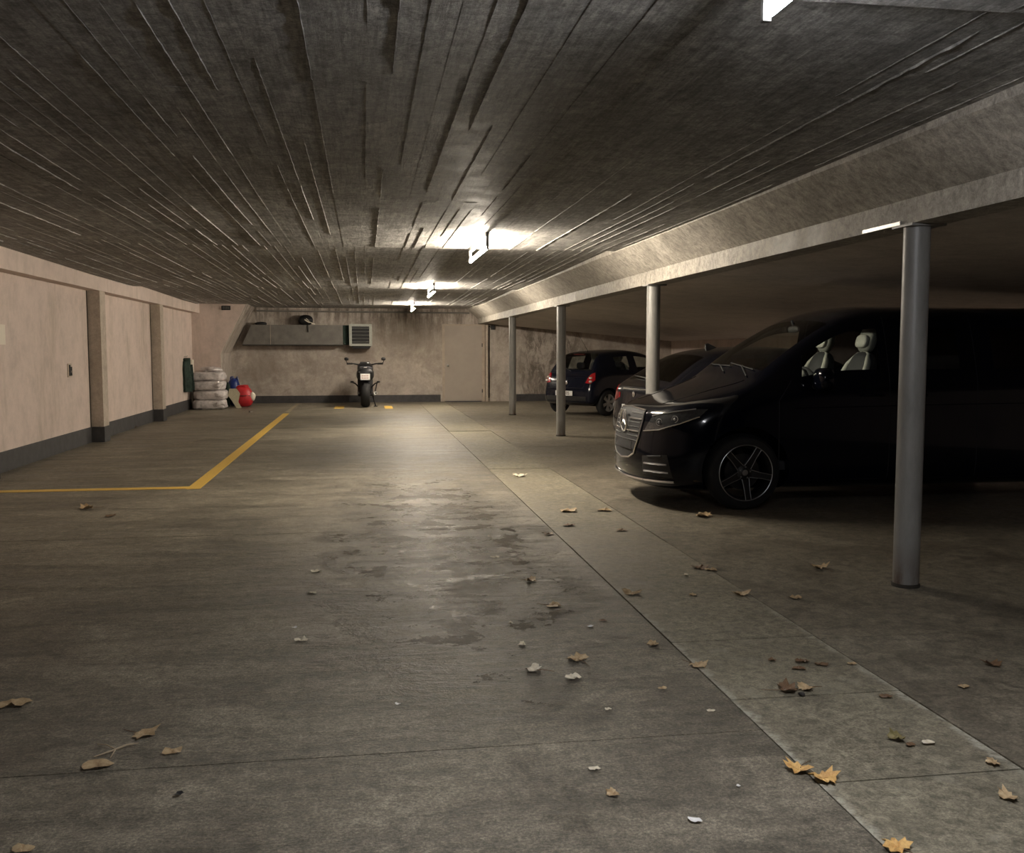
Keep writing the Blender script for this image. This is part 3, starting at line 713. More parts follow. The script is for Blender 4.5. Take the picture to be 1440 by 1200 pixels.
for s in (1, -1):
    HD = Vector((-.75, -s * .66, -.1))
    HL = [(.80, s * .46, .70), (.76, s * .55, .845), (.64, s * .72, .885), (.48, s * .87, .925), (.40, s * .93, .93), (.46, s * .91, .86), (.60, s * .82, .79), (.72, s * .66, .725)]
    patch('headlight', vb, HL, HD, 'headlamp', van, .004)
    seam('headlight_trim', vb, [HL[0], HL[7], HL[6], HL[5]], HD, .006, 'chrome', van, False, .008)
    seam('headlight_brow', vb, [HL[1], HL[2], HL[3]], HD, .005, 'alloy', van, False, .010)
    for q in ((.70, .63, .79), (.60, .755, .825)):
        p = hit(vb, (q[0], s * q[1], q[2]), HD, .006); bm = NB(); closed_tube(bm, [p + frame_uv(HD)[1] * (.030 * math.cos(2 * PI * k / 24)) + frame_uv(HD)[2] * (.030 * math.sin(2 * PI * k / 24)) for k in range(24)], .0035, 6)
        blob(bm, p, (.014, .014, .014), 2, 12, 8); mesh_obj('headlight_lamp', bm, 'alloy', van, smooth=True)
    for z_, a0, a1 in ((.475, .56, .66), (.405, .50, .74), (.335, .50, .76)):
        seam('intake_blade', vb, [(.80, s * a0, z_), (.66, s * a1, z_ + .004)], HD, .008, 'alloy' if z_ < .45 else 'black_plastic', van, False, .006)
    PM = patch('lower_intake', vb, [(.80, s * .47, .30), (.82, s * .47, .47), (.66, s * .74, .50), (.62, s * .78, .29)], HD, 'black_plastic', van, .002)
    sd = (0, -s, 0)
    seam('door_seam', vb, [(-.30, s * W, .25), (-.30, s * W, 1.0), (-.42, s * W, 1.18)], sd, .0035, 'dark', van)
    seam('door_seam', vb, [(-1.37, s * W, .25), (-1.37, s * W, 1.2), (-1.37, s * W, 1.76)], sd, .0035, 'dark', van)
    seam('door_seam', vb, [(-2.25, s * W, .25), (-2.25, s * W, 1.76)], sd, .0035, 'dark', van)
    seam('side_crease', vb, [(-.45, s * W, .93), (-1.8, s * W, .95), (-4.0, s * W, .97)], sd, .004, 'van_paint', van)
    seam('sill_strip', vb, [(-.45, s * W, .27), (-2.75, s * W, .27)], sd, .010, 'van_paint', van)
    for hx in (-1.20, -1.62):
        bm = NB(); tube(bm, [(hx - .1, s * (W + .012), 1.04), (hx - .08, s * (W + .035), 1.045), (hx + .08, s * (W + .035), 1.045), (hx + .1, s * (W + .012), 1.04)], .012, 8); mesh_obj('door_handle', bm, 'van_paint', van, smooth=True)
    mr = empty('side_mirror', (-.66, s * 1.06, 1.19)); mr.parent = van
    bm = NB(); blob(bm, (0, 0, 0), (.075, .115, .105), 3, 20, 12); mesh_obj('mirror_housing', bm, 'van_paint', mr, smooth=True)
    bm = NB(); tube(bm, [(.02, -s * .10, -.06), (.03, -s * .16, -.07)], .025, 8); mesh_obj('mirror_arm', bm, 'black_plastic', mr, smooth=True)
# splitter lip along the bumper bottom
seam('bumper_lip', vb, [(.83, -.5, .255), (.87, 0, .245), (.83, .5, .255)], D, .012, 'chrome', van, False, .012)
seam('bumper_lip', vb, [(.80, .50, .255), (.70, .68, .26), (.60, .78, .265)], (-.75, -.66, 0), .012, 'chrome', van, False, .012)
seam('bumper_lip', vb, [(.80, -.50, .255), (.70, -.68, .26), (.60, -.78, .265)], (-.75, .66, 0), .012, 'chrome', van, False, .012)
for s in (-1, 1):
    seam('bonnet_crease', vb, [(.62, s * .42, 1.3), (.2, s * .52, 1.3), (-.08, s * .66, 1.3)], (0, 0, -1), .004, 'van_paint', van)
for y0_, y1_ in ((.62, .0), (.05, -.55)):
    bm = NB(); a = hit(vb, (-.12, y0_, 1.5), (0, 0, -1), .008); b2 = hit(vb, (-.20, (y0_ + y1_) / 2, 1.5), (0, 0, -1), .010); b_ = hit(vb, (-.22, y1_, 1.5), (0, 0, -1), .015)
    tube(bm, [a, b2], .008, 6); tube(bm, [hit(vb, (-.19, y0_, 1.5), (0, 0, -1), .012), b2, b_], .006, 6); mesh_obj('wiper', bm, 'rubber', van, smooth=True)
for y_ in (.42, -.42): seat(van, -1.24, y_, .76)
bm = NB(); blob(bm, (-.48, 0, 1.03), (.30, .80, .13), 3.5, 24, 10); mesh_obj('dashboard', bm, 'seat_dark', van, smooth=True)
bm = NB(); tl = Matrix.Translation((-.86, .42, 1.12)) @ Matrix.Rotation(math.radians(-62), 4, 'Y'); closed_tube(bm, [tl @ Vector((.185 * math.cos(2 * PI * k / 32), .185 * math.sin(2 * PI * k / 32), 0)) for k in range(32)], .014, 8)
tube(bm, [tl @ Vector((-.18, 0, 0)), tl @ Vector((.18, 0, 0))], .014, 6); tube(bm, [tl @ Vector((0, 0, 0)), tl @ Vector((0, 0, -.15)) ], .03, 8); mesh_obj('steering_wheel', bm, 'seat_dark', van, smooth=True)
bm = NB(); blob(bm, (-.86, 0, 1.66), (.02, .12, .035), 3, 16, 8); tube(bm, [(-.86, 0, 1.66), (-.84, 0, 1.75)], .012, 6); mesh_obj('rear_view_mirror', bm, 'black_plastic', van, smooth=True)
bm = NB(); box(bm, -4.0, -.35, -.86, .86, .36, .44); mesh_obj('cabin_floor', bm, 'seat_dark', van)
bm = NB(); box(bm, -2.45, -2.35, -.80, .80, .45, 1.62, bev=.04); mesh_obj('rear_bench', bm, 'seat_dark', van)

# ---- small dark hatchback parked at an angle
def small_car():
    az = math.radians(56); ang = PI / 2 - az      # heading in the room
    root = empty('hatchback_car', (0, 0, 0), ang)
    fwd = Vector((math.cos(ang), math.sin(ang), 0)); rgt = Vector((math.sin(ang), -math.cos(ang), 0))
    rw = Vector((5.30, 20.73, 0)) - rgt * .72     # centre of the rear axle
    root.location = rw + fwd * 2.37
    tag(root, 'small dark rounded city hatchback seen from behind, beyond the slim column', 'car')
    W2 = .82; st = []
    st.append([(.52, 0, .20), (.52, .3, .20), (.56, .45, .22), (.60, .47, .32), (.60, .47, .50), (.56, .46, .60), (.54, .45, .66), (.50, .43, .70), (.46, .38, .73), (.45, .2, .745), (.45, 0, .75)])
    st.append([(.40, 0, .18), (.40, .45, .18), (.42, .68, .20), (.45, .72, .32), (.44, .72, .50), (.40, .70, .64), (.38, .68, .72), (.34, .64, .77), (.28, .54, .81), (.27, .3, .83), (.27, 0, .835)])
    st.append(rows(.12, .12, .08, .02, .18, .80, .55, .86, .78, .90, .70, .93, .58, .95))
    st.append(rows(-.20, -.20, -.26, -.14, .18, W2, .55, .92, .79, .97, .71, .99, .62, 1.02))
    st.append(rows(-.55, -.55, -.62, -.56, .18, W2, .55, .94, .79, 1.22, .66, 1.27, .59, 1.30))
    st.append(rows(-.85, -.85, -.92, -.98, .18, W2, .55, .94, .79, 1.36, .62, 1.41, .54, 1.44))
    st.append(rows(-1.42, -1.42, -1.42, -1.42, .18, W2, .55, .95, .79, 1.385, .615, 1.44, .53, 1.475))
    st.append(rows(-1.52, -1.52, -1.52, -1.52, .18, W2, .55, .95, .79, 1.385, .615, 1.44, .53, 1.475))
    st.append(rows(-2.12, -2.12, -2.10, -2.12, .18, W2, .55, .97, .79, 1.36, .61, 1.42, .53, 1.455))
    st.append(rows(-2.45, -2.42, -2.34, -2.42, .20, .81, .55, 1.0, .77, 1.31, .60, 1.38, .53, 1.415))
    st.append(rows(-2.72, -2.64, -2.60, -2.56, .22, .78, .55, 1.0, .73, 1.20, .63, 1.24, .55, 1.30))
    st.append([(-2.80, 0, .24), (-2.80, .5, .24), (-2.84, .70, .27), (-2.87, .73, .36), (-2.86, .73, .56), (-2.80, .71, .80), (-2.78, .69, .88), (-2.74, .67, .93), (-2.72, .62, .955), (-2.72, .34, .97), (-2.72, 0, .975)])
    st.append([(-2.86, 0, .27), (-2.86, .42, .27), (-2.90, .60, .30), (-2.93, .62, .38), (-2.925, .62, .56), (-2.86, .60, .72), (-2.835, .59, .80), (-2.80, .57, .86), (-2.77, .52, .895), (-2.765, .28, .91), (-2.765, 0, .915)])
    def mf(i, k):
        if k >= 8 and i == 4: return 1
        if k >= 8 and i == 3: return 1
        if k == 6 and i in (4, 5): return 2
        if k == 6 and i == 7: return 2
        if k >= 8 and i in (9, 10) : return 3
        return 0
    res, bv = hull('h', st, mf, .07, .05, [(0, .29), (-2.37, .29)], .335, W2, ['small_paint', 'glass', 'glass', 'midtint'])
    split_hull(res, root, {1: 'windshield', 2: 'side_window', 3: 'rear_window'}, {0: 'small_paint', 1: 'glass', 2: 'glass', 3: 'midtint'})
    for wx in (0, -2.37):
        for s in (1, -1): wheel(root, wx, s * .715, .292, .292, .195, .185, 'cover', s)
    for s in (1, -1):
        d = Vector((.80, -s * .6, 0)); P_ = [(-2.80, s * .66, .93), (-2.74, s * .72, .96), (-2.76, s * .74, .80), (-2.84, s * .68, .72), (-2.88, s * .56, .73), (-2.84, s * .60, .85)]
        patch('tail_light', bv, P_, d, 'redlens', root, .010, .025)
        for zz in (.84, .765):
            p = hit(bv, (-2.82, s * .665, zz), d, .012); bm = NB(); blob(bm, p, (.035, .042, .026), 2.4, 14, 8); mesh_obj('tail_light_lens', bm, 'clearlens', root, smooth=True)
        bm = NB(); tube(bm, [(-.42, s * .80, .98), (-.44, s * .86, 1.0)], .02, 6); blob(bm, (-.45, s * .91, 1.02), (.06, .07, .055), 3, 14, 8); mesh_obj('side_mirror', bm, 'small_paint', root, smooth=True)
        seat(root, -1.38, s * .34, .52)
        bm = NB(); blob(bm, (-2.05, s * .36, 1.10), (.045, .12, .08), 3, 14, 8); mesh_obj('rear_headrest', bm, 'seat_dark', root, smooth=True)
        seam('door_seam', bv, [(-1.47, s * .8, .28), (-1.47, s * .8, .93)], (0, -s, 0), .003, 'dark', root)
    patch('rear_bumper_trim', bv, [(-2.9, -.60, .44), (-2.9, .60, .44), (-2.9, .60, .34), (-2.9, -.60, .34)], (1, 0, 0), 'black_plastic', root, .004)
    seam('bumper_highlight', bv, [(-2.9, -.60, .60), (-2.9, .60, .60)], (1, 0, 0), .009, 'small_paint', root)
    seam('tailgate_seam', bv, [(-2.9, -.54, .90), (-2.9, -.50, .62), (-2.9, .50, .62), (-2.9, .54, .90)], (1, 0, 0), .003, 'dark', root)
    bm = NB(); c_ = hit(bv, (-2.9, 0, .72), (1, 0, 0), .008); blob(bm, c_, (.008, .04, .05), 1.4, 12, 8); mesh_obj('tailgate_badge', bm, 'chrome', root, smooth=True)
    # licence plate: only its last characters are readable beside the column
    c_ = hit(bv, (-2.9, 0, .50), (1, 0, 0), .02); pl = empty('number_plate', c_, 0); pl.parent = root
    bm = NB(); box(bm, -.005, .004, -.26, .26, -.055, .055, bev=.002); mesh_obj('plate_panel', bm, 'plate', pl)
    cu = bpy.data.curves.new('t', 'FONT'); cu.body = 'GE  105'; cu.size = .105; cu.align_x = 'CENTER'; cu.align_y = 'CENTER'; cu.extrude = .0015
    to = bpy.data.objects.new('plate_text', cu); COL.objects.link(to); bpy.context.view_layer.update(); me = eval_mesh(to); bpy.data.objects.remove(to)
    t2 = bpy.data.objects.new('plate_lettering', me); COL.objects.link(t2); me.materials.clear(); me.materials.append(M['ink']); t2.parent = pl; t2.location = (-.007, 0, 0); t2.rotation_euler = (PI / 2, 0, -PI / 2)
    bm = NB(); p = hit(bv, (-2.2, 0, 2), (0, 0, -1), 0); tube(bm, [p, p + Vector((-.10, 0, .12)), p + Vector((-.34, .0, .40))], [.008, .004, .002], 6); mesh_obj('roof_antenna', bm, 'black_plastic', root, smooth=True)
    bm = NB(); q = [hit(bv, (-2.9, y_, z_), (1, 0, 0), .018) for y_, z_ in ((.0, .965), (.06, 1.0), (.30, 1.06), (.42, 1.07))]; tube(bm, q, .008, 6); mesh_obj('rear_wiper', bm, 'black_plastic', root, smooth=True)
    seam('brake_light', bv, [(-2.5, -.16, 1.385), (-2.5, .16, 1.385)], (.7, 0, -.7), .010, 'darkred', root, False, .004)
    bm = NB(); box(bm, -2.5, -.3, -.7, .7, .27, .33); mesh_obj('cabin_floor', bm, 'seat_dark', root)
    bm = NB(); box(bm, -2.12, -2.02, -.62, .62, .35, 1.02, bev=.03); mesh_obj('rear_bench', bm, 'seat_dark', root)
    return root
small_car()

# ---- dark hatchback half hidden behind the van nose
def mid_car():
    az = math.radians(80); ang = PI / 2 - az
    root = empty('hatchback_car', (0, 0, 0), ang); fwd = Vector((math.cos(ang), math.sin(ang), 0)); lft = Vector((-math.sin(ang), math.cos(ang), 0))
    corner = Vector((3.42, 13.30, 0)); root.location = corner - lft * .80 + fwd * (.85 + 2.70)
    tag(root, 'dark hatchback with sloping rear window and shark fin aerial, half hidden behind the van', 'car')
    W3 = .90; st = []
    st.append([(.66, 0, .20), (.66, .35, .20), (.72, .52, .22), (.76, .55, .32), (.76, .55, .50), (.72, .54, .62), (.70, .53, .68), (.66, .50, .72), (.60, .45, .76), (.58, .25, .775), (.58, 0, .78)])
    st.append([(.50, 0, .18), (.50, .5, .18), (.54, .78, .20), (.58, .80, .32), (.57, .80, .50), (.52, .78, .68), (.50, .76, .76), (.45, .70, .81), (.38, .60, .86), (.36, .3, .88), (.36, 0, .885)])
    st.append(rows(.10, .10, .05, 0, .18, .88, .55, .92, .86, .95, .78, .98, .62, 1.0))
    st.append(rows(-.30, -.30, -.36, -.24, .18, W3, .55, .98, .87, 1.02, .78, 1.05, .68, 1.08))
    st.append(rows(-.75, -.75, -.82, -.76, .18, W3, .55, 1.0, .87, 1.28, .70, 1.34, .62, 1.37))
    st.append(rows(-1.05, -1.05, -1.12, -1.18, .18, W3, .55, 1.01, .87, 1.39, .66, 1.46, .56, 1.49))
    for x_ in (-1.72, -1.82): st.append(rows(x_, x_, x_, x_, .18, W3, .55, 1.02, .87, 1.41, .65, 1.48, .56, 1.51))
    st.append(rows(-2.55, -2.55, -2.5, -2.40, .18, W3, .55, 1.04, .86, 1.38, .65, 1.46, .56, 1.495))
    st.append(rows(-2.90, -2.86, -2.80, -2.80, .20, .89, .55, 1.06, .83, 1.30, .66, 1.38, .58, 1.42))
    st.append(rows(-3.22, -3.16, -3.12, -3.10, .22, .87, .55, 1.04, .79, 1.14, .70, 1.18, .61, 1.22))
    st.append([(-3.38, 0, .24), (-3.38, .55, .24), (-3.44, .80, .27), (-3.47, .82, .38), (-3.46, .82, .58), (-3.42, .81, .84), (-3.40, .80, .95), (-3.37, .76, 1.0), (-3.33, .68, 1.02), (-3.32, .38, 1.035), (-3.32, 0, 1.04)])
    st.append([(-3.46, 0, .28), (-3.46, .45, .28), (-3.52, .66, .31), (-3.55, .68, .40), (-3.54, .68, .58), (-3.49, .67, .82), (-3.475, .66, .92), (-3.45, .63, .955), (-3.42, .55, .975), (-3.41, .3, .985), (-3.41, 0, .99)])
    def mf(i, k):
        if k >= 8 and i in (3, 4): return 1
        if k == 6 and i in (4, 5, 7): return 3
        if k >= 8 and i in (9, 10): return 3
        return 0
    res, bv = hull('h', st, mf, .08, .06, [(0, .31), (-2.70, .31)], .355, W3, ['hatch_paint', 'tint', 'tint', 'tint'])
    split_hull(res, root, {1: 'windshield', 2: 'side_window', 3: 'window'}, {0: 'hatch_paint', 1: 'tint', 2: 'tint', 3: 'tint'})
    for wx in (0, -2.70):
        for s in (1, -1): wheel(root, wx, s * .785, .315, .315, .215, .205, 'five', s)
    for s in (1, -1):
        d = Vector((.85, -s * .5, 0)); P_ = [(-3.44, s * .78, .97), (-3.38, s * .82, .95), (-3.42, s * .82, .78), (-3.50, s * .70, .74), (-3.53, s * .50, .80), (-3.50, s * .52, .87), (-3.47, s * .68, .88)]
        patch('tail_light', bv, P_, d, 'redlens', root, .010, .03)
        bm = NB(); blob(bm, (-.62, s * .97, 1.04), (.07, .08, .065), 3, 14, 8); mesh_obj('side_mirror', bm, 'hatch_paint', root, smooth=True)
    bm = NB(); p = hit(bv, (-2.35, 0, 2), (0, 0, -1), 0)
    A = [bm.verts.new(p + Vector(v)) for v in ((.10, .025, -.01), (.10, -.025, -.01), (-.10, -.02, -.01), (-.10, .02, -.01), (-.06, .006, .065), (-.06, -.006, .065), (-.10, -.006, .055), (-.10, .006, .055))]
    for q in ((0, 1, 5, 4), (1, 2, 6, 5), (2, 3, 7, 6), (3, 0, 4, 7), (4, 5, 6, 7), (0, 3, 2, 1)): bm.faces.new([A[i] for i in q])
    mesh_obj('roof_antenna', bm, 'black_plastic', root)
    bm = NB(); q = [hit(bv, (-3.5, y_, z_), (1, 0, 0), .02) for y_, z_ in ((.0, 1.035), (.08, 1.06), (.35, 1.075), (.50, 1.08))]; tube(bm, q, [.022, .010, .007, .006], 8); mesh_obj('rear_wiper', bm, 'black_plastic', root, smooth=True)
    seam('tailgate_trim', bv, [(-3.6, -.40, .93), (-3.6, .40, .93)], (1, 0, 0), .008, 'chrome', root, False, .004)
    bm = NB(); c_ = hit(bv, (-3.6, 0, .86), (1, 0, 0), .008); blob(bm, c_, (.008, .04, .04), 2, 14, 8); mesh_obj('tailgate_badge', bm, 'chrome', root, smooth=True)
    c_ = hit(bv, (-3.6, 0, .66), (1, 0, 0), .01); bm = NB(); box(bm, c_.x - .01, c_.x + .002, -.26, .26, .61, .72, bev=.002); mesh_obj('number_plate', bm, 'plate', root)
    return root
mid_car()

# ------------------------------------------------------------ motorcycle seen from behind
bk = empty('motorcycle', (0.02, 24.85, 0), 0)
tag(bk, 'black motorcycle with a fat rear tyre parked tail outwards at the back wall', 'motorcycle')
def moto_wheel(y, R_, h, rr):
    w_ = empty('wheel', (0, y, R_)); w_.parent = bk; bm = NB(); pr = []
    for k in range(13):
        a = PI * k / 12; pr.append((rr + (R_ - rr) * (math.sin(a) ** 0.7 if 0 < k < 12 else 0), -h * math.cos(a)))
    pr += [(rr - .01, h * .6), (rr - .01, -h * .6)]; lathe(bm, pr, 48, 'x', closed=True); mesh_obj('tyre', bm, 'rubber', w_, smooth=True, sharp=60)
    bm = NB(); lathe(bm, [(.05, -h * .8), (.05, h * .8)], 20, 'x')
    for k in range(5):
        a = 2 * PI * k / 5; tube(bm, [(0, .04 * math.cos(a), .04 * math.sin(a)), (0, rr * math.cos(a), rr * math.sin(a))], .018, 8)
    mesh_obj('rim', bm, 'bike_black', w_, smooth=True)
moto_wheel(0, .325, .12, .215); moto_wheel(1.52, .30, .06, .215)
def bpart(name, mat, fn, smooth=True, sharp=40):
    bm = NB(); fn(bm); return mesh_obj(name, bm, mat, bk, smooth=smooth, sharp=sharp)
def loft(bm, secs, e=2.6, seg=20):
    rings = []
    for (c, rx, rz) in secs:
        ring = []
        for k in range(seg):
            a = 2 * PI * k / seg; q = 2 / e
            ring.append(bm.verts.new((c[0] + rx * math.copysign(abs(math.cos(a)) ** q, math.cos(a)), c[1], c[2] + rz * math.copysign(abs(math.sin(a)) ** q, math.sin(a)))))
        rings.append(ring)
    for A, B in zip(rings, rings[1:]):
        for k in range(seg): bm.faces.new([A[k], A[(k + 1) % seg], B[(k + 1) % seg], B[k]])
    bm.faces.new(rings[0][::-1]); bm.faces.new(rings[-1])
bpart('tail_section', 'bike_black', lambda b: loft(b, [((0, -.22, .86), .10, .07), ((0, -.18, .85), .20, .14), ((0, -.05, .84), .225, .17), ((0, .25, .82), .20, .16), ((0, .45, .80), .15, .13)]))
bpart('seat', 'seat_dark', lambda b: loft(b, [((0, -.12, .985), .12, .03), ((0, .05, 1.0), .18, .05), ((0, .30, .93), .17, .06), ((0, .55, .86), .13, .06), ((0, .62, .86), .10, .04)]))
bpart('fuel_tank', 'bike_black', lambda b: loft(b, [((0, .60, .88), .10, .07), ((0, .72, .93), .18, .13), ((0, .95, .98), .21, .15), ((0, 1.15, .98), .15, .12), ((0, 1.22, .96), .08, .08)]))
bpart('engine', 'bike_black', lambda b: (box(b, -.20, .20, .50, .95, .25, .72, bev=.04), box(b, -.15, .15, .95, 1.12, .35, .85, bev=.03)), True, 30)
bpart('swingarm', 'bike_black', lambda b: (tube(b, [(.155, 0, .32), (.16, .35, .36), (.12, .55, .42)], .028, 8), tube(b, [(-.155, 0, .32), (-.16, .35, .36), (-.12, .55, .42)], .028, 8), tube(b, [(-.17, 0, .325), (.17, 0, .325)], .014, 8)))
bpart('front_fork', 'steel', lambda b: [tube(b, [(s * .10, 1.52, .30), (s * .10, 1.28, 1.02)], .026, 10) for s in (-1, 1)])
bpart('handlebar', 'bike_black', lambda b: tube(b, [(-.44, 1.02, 1.10), (-.30, 1.10, 1.10), (-.12, 1.18, 1.06), (.12, 1.18, 1.06), (.30, 1.10, 1.10), (.44, 1.02, 1.10)], .018, 8))
bpart('headlight', 'headlamp', lambda b: blob(b, (0, 1.42, .92), (.11, .09, .11), 2.4, 18, 10))
bpart('instrument_panel', 'black_plastic', lambda b: box(b, -.13, .13, 1.18, 1.28, 1.05, 1.15, bev=.02))
for s in (-1, 1):
    bpart('hand_grip', 'rubber', lambda b: tube(b, [(s * .34, 1.075, 1.10), (s * .47, 1.0, 1.10)], .024, 10))
    bpart('mirror', 'bike_black', lambda b: (tube(b, [(s * .46, 1.02, 1.11), (s * .50, 1.0, 1.18)], .010, 6), blob(b, (s * .485, 1.0, 1.225), (.06, .02, .045), 2.2, 16, 8)))
    bpart('turn_signal', 'headlamp', lambda b: blob(b, (s * .15, -.20, .90), (.03, .025, .018), 2.2, 12, 8))
    bpart('footpeg', 'bike_black', lambda b: (tube(b, [(s * .16, .30, .50), (s * .25, .16, .60), (s * .34, .12, .64)], .018, 8), blob(b, (s * .335, .12, .645), (.045, .06, .025), 3, 12, 8)))
bpart('tail_light', 'headlamp', lambda b: box(b, -.11, .11, -.272, -.235, .875, .905, bev=.006))
bpart('chrome_strip', 'chrome', lambda b: (box(b, -.05, .05, -.20, -.15, 1.005, 1.03, bev=.008), box(b, -.11, .11, .98, 1.04, 1.115, 1.13, bev=.005)))
bpart('exhaust', 'steel', lambda b: (tube(b, [(.20, .55, .30), (.23, .25, .33), (.25, -.02, .36)], [.035, .045, .045], 12), tube(b, [(.26, .0, .36), (.30, -.06, .36)], .03, 10)))
bpart('exhaust_bracket', 'bike_black', lambda b: tube(b, [(.24, .1, .36), (.30, .14, .62)], .016, 6))
bpart('side_stand', 'bike_black', lambda b: (tube(b, [(.16, .35, .38), (.26, .30, .02)], .016, 8), box(b, .21, .31, .26, .34, 0.0, .02, bev=.004)))
bpart('plate_arm', 'bike_black', lambda b: box(b, -.03, .03, -.30, -.20, .70, .88, bev=.008))
pl = empty('number_plate', (0, -.31, .785)); pl.parent = bk
bm = NB(); box(bm, -.12, .12, -.004, .004, -.08, .08, bev=.003); mesh_obj('plate_panel', bm, 'plate', pl)
bm = NB()
for rw in (0, 1):
    for k in range(4): box(bm, -.085 + k * .045, -.06 + k * .045, -.006, -.003, .012 - rw * .055, .040 - rw * .055)
mesh_obj('plate_lettering', bm, 'redink', pl)

# ------------------------------------------------------------ duct, vent and things on the back wall
du = empty('ventilation_duct', (-1.9, Y1, 1.87)); tag(du, 'long grey sheet metal duct fixed along the back wall', 'duct')
dy = -0.42
bm = NB(); prism(bm, [(-1.35, -.27), (-1.10, .27), (1.33, .27), (1.33, -.27)], 'y', dy, 0); mesh_obj('duct_panel', bm, 'duct', du)
bm = NB(); box(bm, -.605, -.595, dy - .004, 0, -.272, .272); mesh_obj('duct_joint', bm, 'frame', du)
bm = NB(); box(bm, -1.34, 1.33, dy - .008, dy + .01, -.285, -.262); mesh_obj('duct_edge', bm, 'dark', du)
bm = NB(); box(bm, 1.33, 1.50, dy + .12, 0, -.27, .27); mesh_obj('duct_connector', bm, 'green', du)
vt = empty('air_vent', (-.09, Y1, 1.87)); tag(vt, 'square louvred air vent box in a pale frame above the motorcycle', 'vent')
bm = NB(); box(bm, -.29, .29, -.44, 0, -.28, .28); mesh_obj('vent_box', bm, 'duct', vt)
bm = NB()
for a in ((-.31, .31, .235, .30), (-.31, .31, -.30, -.235), (-.31, -.235, -.235, .235), (.235, .31, -.235, .235)): box(bm, a[0], a[1], -.47, -.44, a[2], a[3], bev=.004)
mesh_obj('vent_frame', bm, 'vent', vt)
bm = NB(); box(bm, -.235, .235, -.448, -.441, -.235, .235); mesh_obj('vent_opening', bm, 'dark', vt)
bm = NB()
for k in range(5): box(bm, -.235, .235, -.478, -.450, -.19 + k * .095 - .006, -.19 + k * .095 + .006, rot=Matrix.Rotation(math.radians(35), 3, 'X'))
mesh_obj('louvre', bm, 'socket', vt)
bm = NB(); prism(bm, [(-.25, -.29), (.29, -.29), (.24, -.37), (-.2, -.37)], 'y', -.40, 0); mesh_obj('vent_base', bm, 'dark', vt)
hm = empty('helmet', (-1.57, Y1 - .25, 2.146)); tag(hm, 'black motorcycle helmet with pale straps resting on the duct', 'helmet')
bm = NB(); blob(bm, (0, 0, .125), (.20, .15, .15), 2.2, 26, 14, zmin=.0); mesh_obj('helmet_shell', bm, 'bike_black', hm, smooth=True)
bm = NB(); blob(bm, (.10, -.08, .13), (.10, .09, .055), 2.2, 18, 10); mesh_obj('visor', bm, 'black_plastic', hm, smooth=True)
bm = NB(); tube(bm, [(-.02, -.155, .14), (.04, -.17, .10), (.10, -.18, .07), (.15, -.20, .06), (.20, -.18, .03), (.26, -.16, .02)], [.012, .018, .02, .008, .014, .012], 8); tube(bm, [(.02, -.155, .17), (.10, -.165, .11)], .008, 6); mesh_obj('strap', bm, 'cream', hm, smooth=True)
bm = NB(); tube(bm, [(-1.50, Y1 - .455, 2.165), (-1.50, Y1 - .455, 2.10), (-1.495, Y1 - .455, 1.94)], .012, 6); tag(mesh_obj('hanging_strap', bm, 'dark', smooth=True), 'short black strap hanging down the duct front below the helmet', 'strap')
bm = NB(); blob(bm, (-2.78, Y1 - .22, 2.175), (.16, .12, .05), 2.6, 18, 10, amp=.2, zmin=2.142); tag(mesh_obj('dark_bundle', bm, 'dark', smooth=True), 'small dark flat bundle lying on the left end of the duct', 'bundle')
sg = empty('wall_grille', (-3.43, 25.2, 2.52)); tag(sg, 'small dark rectangular grille high on the left pier', 'grille')
bm = NB(); box(bm, -.11, .11, -.02, 0, -.055, .055, bev=.005); mesh_obj('grille_frame', bm, 'dark', sg)
bm = NB()
for k in range(4): box(bm, -.08 + k * .045, -.055 + k * .045, -.026, -.02, -.03, .03)
mesh_obj('grille_slots', bm, 'socket', sg)
jb = empty('junction_box', (3.62, Y1, 2.10)); tag(jb, 'small dark junction box with cable beside the door head', 'junction box')
bm = NB(); box(bm, -.05, .05, -.07, 0, -.06, .06, bev=.006); mesh_obj('box_body', bm, 'dark', jb)
bm = NB(); tube(bm, [(-.11, -.03, .05), (-.11, -.03, -2.0)], .010, 6); tube(bm, [(-.11, -.03, .04), (-.05, -.03, .0)], .010, 6); mesh_obj('cable', bm, 'dark', jb, smooth=True)
# switch and notice on the left wall
sw = empty('wall_switch', (XL, 14.92, 1.16)); tag(sw, 'small metal switch plate on the left wall before the first pilaster', 'switch')
bm = NB(); box(bm, 0, .016, -.09, .09, -.10, .10, bev=.004); mesh_obj('switch_plate', bm, 'pil', sw)
bm = NB(); box(bm, .016, .03, -.055, -.015, -.08, .08, bev=.003); box(bm, .016, .03, .02, .06, -.08, .05, bev=.003); mesh_obj('switch_rocker', bm, 'dark', sw)
bm = NB(); lathe(bm, [(.014, .016), (.014, .045)], 12, 'x', (0, 0, -.02)); mesh_obj('key_barrel', bm, 'chrome', sw, smooth=True)
bm = NB(); box(bm, XL, XL + .006, 11.75, 12.42, 1.52, 1.76); tag(mesh_obj('wall_notice', bm, 'poster'), 'pale blank notice on the left wall at the left photo edge', 'notice')
# pipe along the wall head on the far wall
bm = NB(); tube(bm, [(-2.9, Y1 - .06, 2.53), (2.95, Y1 - .06, 2.50)], .022, 8); tag(mesh_obj('ceiling_pipe', bm, 'duct', smooth=True), 'thin grey pipe running along the top of the back wall', 'pipe')

